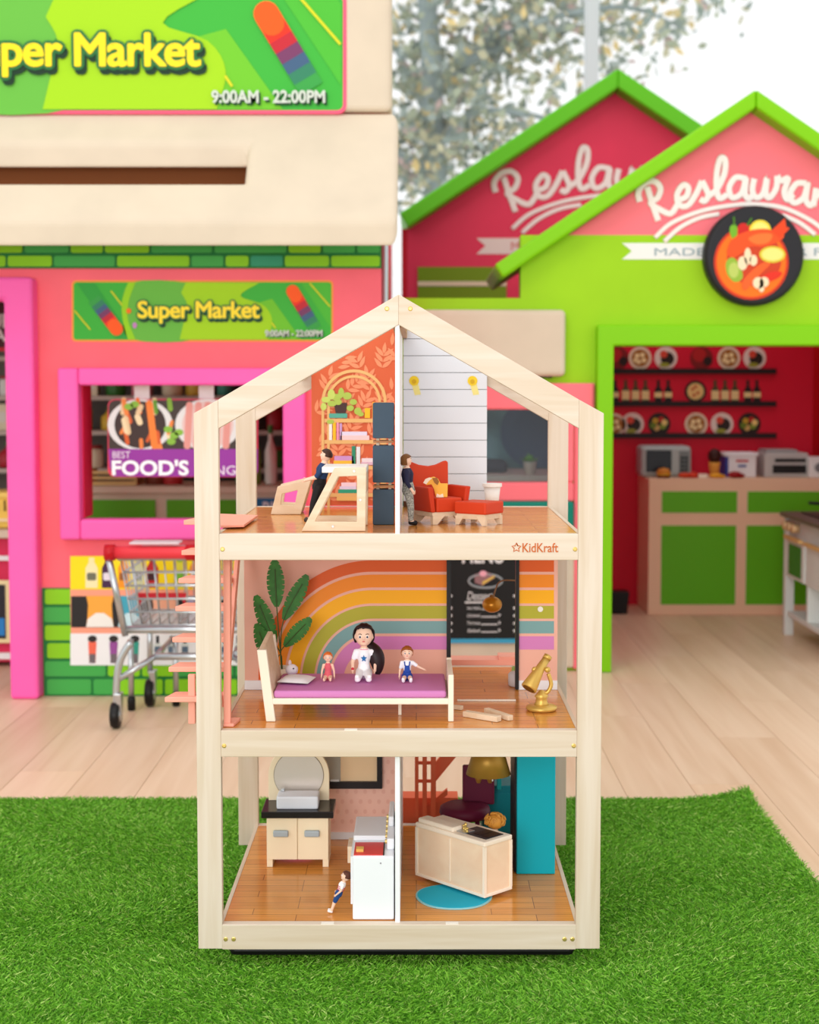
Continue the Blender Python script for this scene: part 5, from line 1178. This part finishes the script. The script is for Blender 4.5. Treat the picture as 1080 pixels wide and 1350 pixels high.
# ------------------------------------------------------------------ furniture, ground storey
def vanity():
    y0 = 3.145; y1 = 3.235; x0, x1 = -.3155, -.1855
    t = thing('toy_vanity', 'cream toy vanity with round mirror and black worktop', 'vanity', ((x0+x1)/2, 3.19, Z0))
    cr = mat((250, 232, 198), .5); zt = ZY(1077, y0)
    zb = Z0+.016
    obj('body', MB().box(x0, x1, y0+.004, y1, zb, zt), cr, t)
    for x in (x0, x1-.012): obj('foot', MB().box(x, x+.012, y0+.001, y1, Z0, zb), cr, t)
    xm = (x0+x1)/2
    for a, b in ((x0, xm-.0007), (xm+.0007, x1)):
        d = obj('door', MB().box(a, b, y0-.001, y0+.004, zb, zt), cr, t, .001); c = (a+b)/2-.002; zh = ZY(1098, y0)
        obj('handle', MB().box(c-.016, c+.016, y0-.010, y0-.001, zh-.007, zh+.007), mat((172, 184, 190), .35), d, .003, 3)
    xw0, xw1 = P(345, 1070, y0).x, P(440, 1070, y0).x
    obj('worktop', MB().box(xw0, xw1, y0-.012, y1+.002, zt, zt+.014), mat((30, 24, 26), .22), t, .0015)
    zw = zt+.014; ym = y1-.012
    cx = P(394, 1030, ym).x; r = P(434, 1030, ym).x-cx; zc_ = ZY(1022, ym)
    pts = [(cx-r, zw), (cx+r, zw), (cx+r, zc_)]+[(cx+r*math.cos(a), zc_+r*math.sin(a)) for a in [math.pi*i/20 for i in range(1, 20)]]+[(cx-r, zc_)]
    obj('mirror_board', MB().prism(pts, ym, .012), cr, t, .001)
    rm = .053; zm = zc_
    obj('mirror_rim', MB().lathe([(rm+.001, -.0015), (rm+.001, 0)], (cx, ym, zm), 40, 'Y'), mat((120, 100, 80), .5), t); obj('mirror_glass', MB().lathe([(rm, -.0022), (rm, -.0015)], (cx, ym, zm), 40, 'Y'), mat((218, 208, 198), .3, metal=.25), t)
    xs0, xs1 = P(365, 1065, y0+.015).x, P(420, 1065, y0+.015).x
    obj('basin', MB().box(xs0, xs1, y0+.006, y0+.058, zw, zw+.028), mat((226, 230, 238), .3), t, .004, 3); obj('tap', MB().box(xs0+.006, xs0+.014, y0+.045, y0+.055, zw+.028, zw+.034), M_CHROME, t, .001)
vanity()
def oven():
    x0, x1, y0, y1 = -.121, -.0425, 2.825, 3.06
    t = thing('toy_stove', 'white toy stove with red top insert beside the partition', 'stove', (-.08, 2.94, Z0)); w = mat((236, 238, 242), .3); zt = ZY(1129, y0)
    obj('body', MB().box(x0, x1, y0, y1, Z0, zt), w, t, .003, 3)
    obj('red_insert', MB().box(x0+.002, x1-.021, y0+.006, y0+.085, zt, zt+.0016), mat((212, 66, 62), .4), t); obj('raised_top', MB().box(x0-.002, x1-.014, y0+.10, y1, zt, zt+.010), w, t, .002)
    bp_ = obj('back_panel', MB().box(x1-.014, x1, y0+.04, y1, zt, zt+.022), w, t, .003); obj('back_panel_crest', MB().box(x1-.012, x1-.002, y0+.12, y1, zt+.022, zt+.042), w, t, .003)
    obj('burner_dark', MB().box(x1-.021, x1-.0185, y0+.006, y0+.085, zt, zt+.002), M_BLACK, t)
    for i in range(6): obj('knob', MB().lathe([(.004, -.004), (.005, 0)], (x1-.014, y0+.05+.034*i, zt+.014), 12, 'X'), mat((214, 190, 120), .35, metal=.4), t)
    obj('wood_chip', MB().box(x0+.006, x0+.020, y0+.022, y0+.04, zt+.0016, zt+.007), mat((222, 176, 90), .5), t)
    obj('door', MB().box(x0-.005, x0, y0+.03, y1-.02, Z0+.02, zt-.01), w, t, .001); obj('door_handle', MB().box(x0-.014, x0-.005, y0+.10, y0+.16, zt-.045, zt-.012), TOYWOOD, t, .001)
    obj('side_screw', MB().lathe([(.0016, -.0008), (.0018, 0)], (P(502, 1138, y0).x, y0, ZY(1138, y0)), 8, 'Y'), mat((150, 150, 154), .4), t)
oven()
def island():
    A = Vector((-.0023, 3.0656, 0)); C = Vector((.1341, 2.9225, 0)); L = (C-A).length; ang = math.atan2(C.y-A.y, C.x-A.x)
    z = Z0+.0085; M = Matrix.Translation((C.x, C.y, z)) @ Matrix.Rotation(ang, 4, 'Z')   # local +x along the long front away from A
    t = thing('toy_kitchen_island', 'pale wooden toy kitchen island with dark sink standing askew on teal rug', 'kitchen island', (C.x-.05, C.y+.08, z))
    h = ZY(1111, C.y)-z; D = .08; pale = mat((250, 234, 214), .5); face = wood('island_face', (248, 222, 192), (240, 206, 174), 'X', .3, 25)
    obj('body', MB(M).box(-L+.003, -.003, .003, D-.003, .006, h-.010), face, t)
    obj('worktop', MB(M).box(-L, 0, 0, D, h-.010, h), pale, t, .0025); obj('plinth', MB(M).box(-L, 0, 0, D, .0, .006), pale, t, .001)
    for x in (-L, -.006):
        for y in (0, D-.006): obj('corner_trim', MB(M).box(x, x+.006, y, y+.006, .006, h-.010), pale, t)
    obj('panel_line', MB(M).box(-L*.5-.0006, -L*.5+.0006, .0015, .003, .01, h-.014), pale, t)
    obj('breakfast_ledge', MB(M).box(-L+.006, -L*.46, .002, .030, h, h+.010), pale, t, .003, 3)
    obj('sink', MB(M).box(-.085, -.012, .016, .066, h, h+.0015), mat((40, 42, 48), .35), t)
    for i in range(2): obj('sink_bowl', MB(M).box(-.055+.022*i, -.036+.022*i, .024, .060, h+.0015, h+.0022), M_BLACK, t)
    obj('tap_plate', MB(M).box(-.092, -.066, .014, .040, h, h+.0024), M_CHROME, t)
    for dx, dy, hh in ((0, 0, .016), (.010, -.006, .010), (-.009, .004, .010)): obj('tap', MB(M).lathe([(.004, 0), (.002, .003), (.002, hh*.6), (.004, hh*.75), (.0015, hh)], (-.078+dx, .026+dy, h+.0024), 10), M_BRASS, t, smooth=True)
    for x in (-L+.02, -.02):
        obj('foot', MB(M).box(x-.006, x+.006, .012, .03, -.0055, .0), pale, t)
    rc = Vector((.075, 2.955))
    R = thing('teal_round_rug', 'round teal felt rug under the toy kitchen island', 'rug', (rc.x, rc.y, Z0))
    n = 40; pts = [(rc.x+.076*math.cos(2*math.pi*i/n)*(1+.03*math.sin(6*math.pi*i/n)), rc.y+.076*math.sin(2*math.pi*i/n)*(1+.03*math.cos(4*math.pi*i/n))) for i in range(n)]
    obj('rug_base', MB().zprism(pts, Z0, Z0+.0024), mat((150, 206, 210), .8), R); obj('rug_top', MB().zprism([(rc.x+(x-rc.x)*.955, rc.y+(y-rc.y)*.955) for x, y in pts], Z0+.0024, Z0+.0032), mat((30, 178, 206), .8), R)
island()
def towers():
    Y = 3.097; t = thing('teal_toy_wardrobe', 'tall teal toy wardrobe panel at the right of the ground floor', 'wardrobe', (.248, Y+.06, Z0))
    x0, x1 = .2084, .2885; zt = Z1-.02
    obj('door_panel', MB().box(x0, x1, Y, Y+.014, Z0, zt), mat((0, 166, 182), .4), t, .002); obj('carcass', MB().box(x0-.004, x1-.006, Y+.014, Y+.15, Z0, zt-.004), mat((20, 22, 26), .5), t, .001)
    t2 = thing('teal_toy_cabinet', 'low dark teal toy cabinet behind the gold lamp', 'cabinet', (.17, 3.33, Z0)); Yc = 3.335
    a, b = P(636, 1060, Yc).x, P(676, 1060, Yc).x
    obj('body', MB().box(a, b, Yc, Yc+.10, Z0, ZY(1036, Yc)), mat((0, 116, 126), .45), t2, .002); obj('knob', MB().box(P(655, 1030, Yc).x, P(661, 1030, Yc).x, Yc-.006, Yc+.004, ZY(1040, Yc), ZY(1024, Yc)), mat((0, 150, 150), .4), t2, .001); obj('door', MB().box(a+.004, b-.004, Yc-.003, Yc, Z0+.02, ZY(1045, Yc)), mat((0, 120, 130), .45), t2, .001)
    # plum chair with round seat
    Yp = 3.27; t3 = thing('plum_toy_chair', 'dark plum toy chair with big round seat behind the island', 'chair', (P(612, 1070, Yp).x, Yp, Z0)); pm = mat((104, 22, 54), .5)
    cx = P(613, 1055, Yp).x
    obj('seat', MB().lathe([(.030, .072), (.052, .074), (.056, .082), (.054, .094), (.045, .099), (.002, .1)], (cx, Yp, Z0), 28), pm, t3, smooth=True)
    q = [P(608, 1045, Yp+.04), P(640, 1045, Yp+.04), P(655, 1010, Yp+.04), P(612, 1010, Yp+.04)]; z_ = ZY(1008, Yp+.04)
    obj('backrest', MB().box(P(610, 1040, Yp+.03).x, P(652, 1040, Yp+.03).x, Yp+.03, Yp+.045, Z0+.09, z_), pm, t3, .004, 3)
    for s in (-1, 1):
        for y in (-.03, .03): obj('leg', MB().tube([(cx+s*.032, Yp+y, Z0), (cx+s*.026, Yp+y*.8, Z0+.075)], [.004, .005], 8), pm, t3, smooth=True)
    # gold lamp: shade on slim pole
    Yl = 3.12; t4 = thing('gold_pendant_lamp', 'dull gold cone lampshade hanging over the toy kitchen island', 'lamp', (P(644, 1010, Yl).x, Yl, ZY(1020, Yl))); lx = P(644, 1010, Yl).x
    zb = ZY(1020, Yl); zt = ZY(990, Yl); r0 = (P(673, 1015, Yl).x-P(614, 1015, Yl).x)/2
    obj('shade', MB().lathe([(r0, zb), (r0*.62, zt+.012), (r0*.58, zt+.012), (r0*.96, zb)], (lx, Yl, 0), 32), mat((172, 132, 54), .4, metal=.35), t4, smooth=True)
    obj('cord', MB().tube([(lx, Yl, zt+.010), (lx, Yl, Z1-.0125)], .0025, 8), M_GOLD, t4); obj('canopy', MB().lathe([(.004, -.006), (.010, -.002), (.010, 0)], (lx, Yl, Z1-.0125), 16), M_GOLD, t4, smooth=True); obj('pull_chain', MB().tube([(lx+.008, Yl-.015, zb+.006), (lx+.008, Yl-.015, zb-.012)], .0014, 6), mat((230, 226, 220), .4), t4)
    for dx in (-.020, .004): obj('shade_liner', MB().lathe([(.016, zb+.01), (.004, zb-.022)], (lx+dx, Yl+.01, 0), 12), mat((150, 104, 44), .5), t4, smooth=True)
    # curly golden toy
    Yg = 3.05; gx = P(653, 1082, Yg).x; t5 = thing('curly_golden_toy', 'curly golden toy head of hair behind the island sink', 'toy', (gx, Yg, Z0)); mb = MB(); r5 = random.Random(2); zz = ZY(1083, Yg)
    mb.ball((gx, Yg, zz), .0185, 2, (1.05, .9, .85)); hair = mat((206, 142, 58), .45)
    obj('head', mb, hair, t5, smooth=True); cm = MB()
    for i in range(26):
        a = r5.uniform(0, 6.28); e = r5.uniform(-.5, 1.4); d = Vector((math.cos(a)*math.cos(e)*1.05, math.sin(a)*math.cos(e)*.9, math.sin(e)*.85)); c = Vector((gx, Yg, zz))+d*.018
        u = d.cross(Vector((.3, .2, 1))).normalized(); v = d.cross(u); R_ = r5.uniform(.004, .006)
        cm.tube([c+(u*math.cos(k)+v*math.sin(k))*R_+d*k*.0004 for k in [j*.8 for j in range(10)]], .0017, 5)
    obj('curls', cm, hair, t5, smooth=True, kind='stuff'); obj('doll_body', MB().tube([(gx, Yg, Z0), (gx, Yg, Z0+.05), (gx, Yg, zz-.012)], [.014, .010, .005], 12), mat((210, 180, 150), .6), t5, smooth=True)
towers()

# ------------------------------------------------------------------ dolls
def blob_mesh(chains, voxel, M, name, extra=None):
    mb = MB()
    for (a, ra, b, rb_) in chains:
        a, b = Vector(a), Vector(b); n = max(2, int((b-a).length/(min(ra, rb_)*.45))+1)
        for i in range(n+1):
            t = i/n; mb.ball(a.lerp(b, t), ra+(rb_-ra)*t, 2)
    if extra:
        for c, r, s in extra: mb.ball(c, r, 3, s)
    me = bpy.data.meshes.new(name); me.from_pydata([tuple(v) for v in mb.v], [], mb.f)
    o = bpy.data.objects.new(name, me); COL.objects.link(o)
    md = o.modifiers.new('r', 'REMESH'); md.mode = 'VOXEL'; md.voxel_size = voxel; md.use_smooth_shade = True
    sm = o.modifiers.new('s', 'SMOOTH'); sm.iterations = 3; sm.factor = .5
    bpy.context.view_layer.update()
    r = bpy.data.meshes.new_from_object(o.evaluated_get(bpy.context.evaluated_depsgraph_get())); bpy.data.objects.remove(o)
    r.transform(M); r.shade_smooth(); r.name = name
    return r
def doll(name, label, M, s, pose='stand', hair=(70, 40, 26), skin=(244, 204, 178), top=(30, 50, 90), bottom=(40, 40, 44), shoe=(240, 240, 240), head=1.0, sleeves=.5, legs=1.0, longhair=None, arms=None, group=None, dress=False, bang=.52, hairlen=0, nape=-.45, bvar=0, hk=1.1, pt=.42):
    """unit-height figure scaled by s; local +y is the way it faces"""
    t = thing(name, label, 'doll', M.translation, group); MS = M @ Matrix.Scale(s, 4)
    sit = pose == 'sit'
    pz = .085 if sit else .47
    J = {'pel': (0, 0, pz), 'waist': (0, 0, pz+.11), 'chest': (0, .004, pz+.22), 'neck': (0, 0, pz+.315), 'head': (0, .008, pz+.33+.085*head)}
    hc = Vector(J['head']); hr = .082*head
    ch = [(J['pel'], .082, J['waist'], .066), (J['waist'], .066, J['chest'], .080), (J['chest'], .080, (0, 0, pz+.275), .062), ((0, 0, pz+.27), .036, hc, .034)]
    legl = []; armsl = []; hands = []
    for sg in (-1, 1):
        hip = (sg*.046, 0, pz-.005)
        if sit: kn, an, toe = (sg*.055, .17, .075), (sg*.07, .32, .05), (sg*.075, .335, .085)
        else: kn, an, toe = (sg*.048, .012, .25), (sg*.048, -.004, .05), (sg*.05, .055, .024)
        legl.append((hip, .058, kn, .042, an, .030, toe, .026))
        ar = (arms or {}).get(sg)
        sh = (sg*.098, 0, pz+.255)
        el, wr = ar if ar else ((sg*.135, -.01, pz+.12), (sg*.145, .05, pz+.005))
        armsl.append((sh, el, wr)); ch += [((sg*.05, 0, pz+.25), .04, sh, .034), (sh, .034, el, .027), (el, .027, wr, .019)]
        wv = Vector(wr); dv = (wv-Vector(el)).normalized(); pc = wv+dv*.02; ch.append((wv, .019, pc, .021)); hands.append((pc, dv, sg))
    for hip, r0, kn, r1, an, r2, toe, r3 in legl: ch += [(hip, r0, kn, r1), (kn, r1, an, r2), (an, r2, toe, r3)]
    ex = [(hc, hr, (.88, .95, 1.05)), (hc+Vector((0, hr*.98, -hr*.12)), hr*.13, (1, 1, 1)), (hc+Vector((0, hr*.35, -hr*.62)), hr*.45, (1, 1, .8))]
    for sg in (-1, 1): ex.append((hc+Vector((sg*hr*.88, 0, -hr*.1)), hr*.2, (.5, 1, 1.3)))
    body = blob_mesh(ch, .0105, MS, 'body', ex)
    mb = MB(MS)   # fingers
    for pc, dv, sg in hands:
        sidev = dv.cross(Vector((0, 1, 0)));  sidev = sidev.normalized() if sidev.length > .2 else Vector((1, 0, 0)); nrm = dv.cross(sidev).normalized()
        for k, L in enumerate((.030, .036, .034, .026)):
            b = pc+nrm*(k-1.5)*.0095+dv*.010; m_ = b+dv*L*.55; e = m_+dv*L*.4-sidev*sg*.006; mb.tube([b, m_, e], [.0052, .0050, .0040], 6)
        b = pc-nrm*.014; mb.tube([b, b+dv*.012-nrm*.010, b+dv*.026-nrm*.012], [.0058, .0054, .0042], 6)
    bm = bmesh.new(); bm.from_mesh(body); tmp = mb.mesh('f', True); bm.from_mesh(tmp); bm.to_mesh(body); bm.free(); body.shade_smooth()
    obj('body', body, mat(skin, .5), t)
    # clothes
    tp = [(J['waist'], .072, J['chest'], .087), (J['chest'], .087, (0, 0, pz+.262), .070)]
    if dress: tp = [((0, .02 if sit else 0, pz+.0), .100, J['waist'], .074)]+tp
    for sh, el, wr in armsl:
        if sleeves > 0:
            e = Vector(sh).lerp(Vector(el), min(1, sleeves*2)); tp += [((sh[0]*.55, 0, pz+.25), .045, sh, .041), (sh, .041, e, .041-.007*min(1, sleeves*2))]
            if sleeves > .5: tp.append((el, .034, Vector(el).lerp(Vector(wr), sleeves*2-1), .027))
    obj('top', blob_mesh(tp, .011, MS, 'top'), mat(top, .7), t)
    if not dress:
        bt = [(J['pel'], .092, (0, 0, pz+.09), .076)]
        for hip, r0, kn, r1, an, r2, toe, r3 in legl:
            k = Vector(hip).lerp(Vector(kn), min(1, legs*2)); bt.append((hip, r0+.008, k, (r0+(r1-r0)*min(1, legs*2))+.008))
            if legs > .5: bt.append((kn, r1+.008, Vector(kn).lerp(Vector(an), legs*2-1), r2+.010))
        obj('bottoms', blob_mesh(bt, .011, MS, 'bottoms'), mat(bottom, .7, var=bvar, scale=420), t)
    if shoe:
        for hip, r0, kn, r1, an, r2, toe, r3 in legl: obj('shoe', blob_mesh([(Vector(an)-Vector((0, .0 if sit else .006, .0 if sit else .012)), .034, toe, .032)], .010, MS, 'shoe'), mat(shoe, .5), t)
    # hair cap
    bm = bmesh.new(); bmesh.ops.create_icosphere(bm, subdivisions=4, radius=1)
    rem = [v for v in bm.verts if (v.co.y > .18 and v.co.z < bang-.10*abs(v.co.x)-.35*max(0, abs(v.co.x)-.5)) or v.co.z < nape-hairlen*.3]
    bmesh.ops.delete(bm, geom=rem, context='VERTS')
    for v in bm.verts:
        z = v.co.z; k = hk+.03*math.sin(14*v.co.x+5*v.co.z)
        v.co = Vector((v.co.x*.90*k, v.co.y*.97*k-.03, z*1.05*k if z > 0 else z*1.05*k*(1+hairlen)))*hr+hc
    me = bpy.data.meshes.new('hair'); bm.to_mesh(me); bm.free(); me.transform(MS); me.shade_smooth()
    ho = obj('hair', me, mat(hair, .45), t); sd_ = ho.modifiers.new('solid', 'SOLIDIFY'); sd_.thickness = hr*.14*s; sd_.offset = 0
    if longhair:
        pts = smoothpath([Vector(p) for p in longhair], 5); n = len(pts)
        obj('ponytail', MB(MS).tube(pts, [hr*(.22+pt*math.sin(math.pi*(i/(n-1))**.8)) for i in range(n)], 12), mat(hair, .45), t, smooth=True)
    # face
    for sg in (-1, 1):
        e = hc+Vector((sg*hr*.36, hr*.86, hr*.02)); obj('eye', MB(MS).ball(e, hr*.15, 2, (1, .45, 1.15)), mat((250, 250, 250), .3), t, smooth=True); obj('iris', MB(MS).ball(e+Vector((0, hr*.055, -hr*.01)), hr*.10, 2, (1, .35, 1.1)), mat((44, 40, 60), .25), t, smooth=True)
        obj('eyebrow', MB(MS).tube([hc+Vector((sg*hr*.2, hr*.92, hr*.27)), hc+Vector((sg*hr*.37, hr*.87, hr*.32)), hc+Vector((sg*hr*.52, hr*.76, hr*.27))], hr*.03, 5), mat(hair, .5), t)
    obj('mouth', MB(MS).ball(hc+Vector((0, hr*.88, -hr*.45)), hr*.15, 2, (1, .3, .38)), mat((206, 84, 90), .4), t, smooth=True)
    return t, MS, J, hc, hr
def face(loc, deg, tilt_axis=None, tilt=0):
    M = Matrix.Translation(Vector(loc))
    if tilt_axis: M = M @ Matrix.Rotation(math.radians(tilt), 4, tilt_axis)
    return M @ Matrix.Rotation(math.radians(deg), 4, 'Z')
# local +y faces: deg=180 -> camera, 90 -> -x, -90 -> +x
Bz = BEDZ
g = P(480, 905, 2.975)
t, MS, J, hc, hr = doll('seated_doll', 'large dark-haired doll in white with blue star seated on bed', face((P(480, 900, 3.0).x, 3.005, Bz), 180), .158, 'sit', (38, 22, 24), top=(244, 244, 248), bottom=(246, 244, 246), shoe=(248, 246, 246), head=1.55, sleeves=.3, bang=.70, hk=1.15, nape=-.62, pt=.62, longhair=[(.0, -.08, .46), (-.09, -.08, .36), (-.155, -.05, .26), (-.175, -.02, .14), (-.17, .0, .05)], arms={1: ((.145, .0, .215), (.14, .09, .13)), -1: ((-.145, .0, .215), (-.14, .09, .13))}, group='dolls seated on the toy bed')
st = []
for i in range(10):
    a = math.pi/2+i*math.pi/5; r = .040 if i % 2 == 0 else .019; st.append((r*math.cos(a), .27+r*math.sin(a)*1.15))
obj('star_print', MB(MS).prism(st, .082, .012), mat((24, 104, 168), .5), t)
obj('neck_trim', MB(MS).tube([(.055*math.cos(a), .055*math.sin(a)+.0, .375) for a in [2*math.pi*i/16 for i in range(17)]], .008, 6), mat((236, 130, 150), .5), t)
obj('wrist_flower', MB(MS).ball((.14, .10, .14), .022, 1), mat((206, 40, 60), .5), t)
doll('seated_doll', 'smallest red-haired doll in pink dress seated near the pillow', face((P(433, 905, 3.0).x, 2.99, Bz), 180), .088, 'sit', (222, 112, 48), top=(222, 98, 110), shoe=None, head=1.25, sleeves=0, dress=True, group='dolls seated on the toy bed')
doll('seated_doll', 'ginger-haired doll in blue overalls seated nearest the bed foot', face((P(537, 905, 3.0).x, 2.985, Bz), 180), .105, 'sit', (156, 84, 36), top=(240, 240, 244), bottom=(36, 72, 160), shoe=(246, 246, 248), head=1.35, sleeves=.35, legs=.3, arms={-1: ((-.20, .02, .27), (-.31, .06, .225))}, group='dolls seated on the toy bed')
ov = bpy.data.objects
t = [o for o in bpy.data.objects if o.get('label', '').startswith('ginger')][0]
MS = face((P(537, 905, 3.0).x, 2.985, Bz), 180) @ Matrix.Scale(.105, 4)
obj('overall_bib', MB(MS).hexa([(-.055, .070, .17), (.055, .070, .17), (.055, .094, .17), (-.055, .094, .17), (-.045, .070, .30), (.045, .070, .30), (.045, .092, .30), (-.045, .092, .30)]), mat((36, 72, 160), .7), t, .003)
for sg in (-1, 1): obj('overall_strap', MB(MS).tube([(sg*.04, .088, .295), (sg*.05, .06, .36), (sg*.05, -.03, .36)], .012, 6), mat((36, 72, 160), .7), t)
# man leaning on the desk (profile to the left)
yM = 3.03
doll('standing_doll', 'dark-haired doll in navy shirt and black trousers leaning behind the desk', face((P(409, 686, yM).x, yM, Z2+.001), 90, 'Y', 14), .158, 'stand', (66, 40, 30), top=(34, 60, 100), bottom=(28, 26, 28), shoe=(60, 50, 46), head=.88, sleeves=.45, nape=-.2, arms={1: ((.13, .06, .58), (.13, .17, .52)), -1: ((-.13, .06, .58), (-.13, .17, .52))})
# woman by armchair, facing right
yW = 2.985
doll('standing_doll', 'brown-bobbed doll in dark top and patterned trousers beside red armchair', face((P(540, 692, yW).x+.004, yW, Z2+.0), -90, 'Y', -5), .146, 'stand', (122, 78, 36), top=(40, 40, 66), bottom=(156, 158, 150), shoe=(24, 20, 22), head=.90, sleeves=.8, legs=.92, hairlen=.35, bvar=.75)
# boy leaning on the stove
doll('standing_doll', 'small boy doll in striped shirt and blue shorts leaning on the stove', face((P(436, 1202, 2.865).x, 2.865, Z0+.001), 90, 'Y', 23), .084, 'stand', (92, 52, 40), top=(244, 240, 240), bottom=(30, 70, 130), shoe=(240, 240, 240), head=1.3, sleeves=.25, legs=.4, nape=-.2)
t = [o for o in bpy.data.objects if o.get('label', '').startswith('small boy')][0]; MS = face((P(436, 1202, 2.865).x, 2.865, Z0+.001), 90, 'Y', 23) @ Matrix.Scale(.084, 4)
for z in (.57, .61, .65): obj('shirt_stripe', MB(MS).lathe([(.0785+.009*(z-.57)/.08, -.007), (.080+.009*(z-.57)/.08, 0), (.0785+.009*(z-.57)/.08, .007)], (0, 0, z), 24), mat((206, 50, 60), .7), t, smooth=True)
bpy.context.view_layer.update()
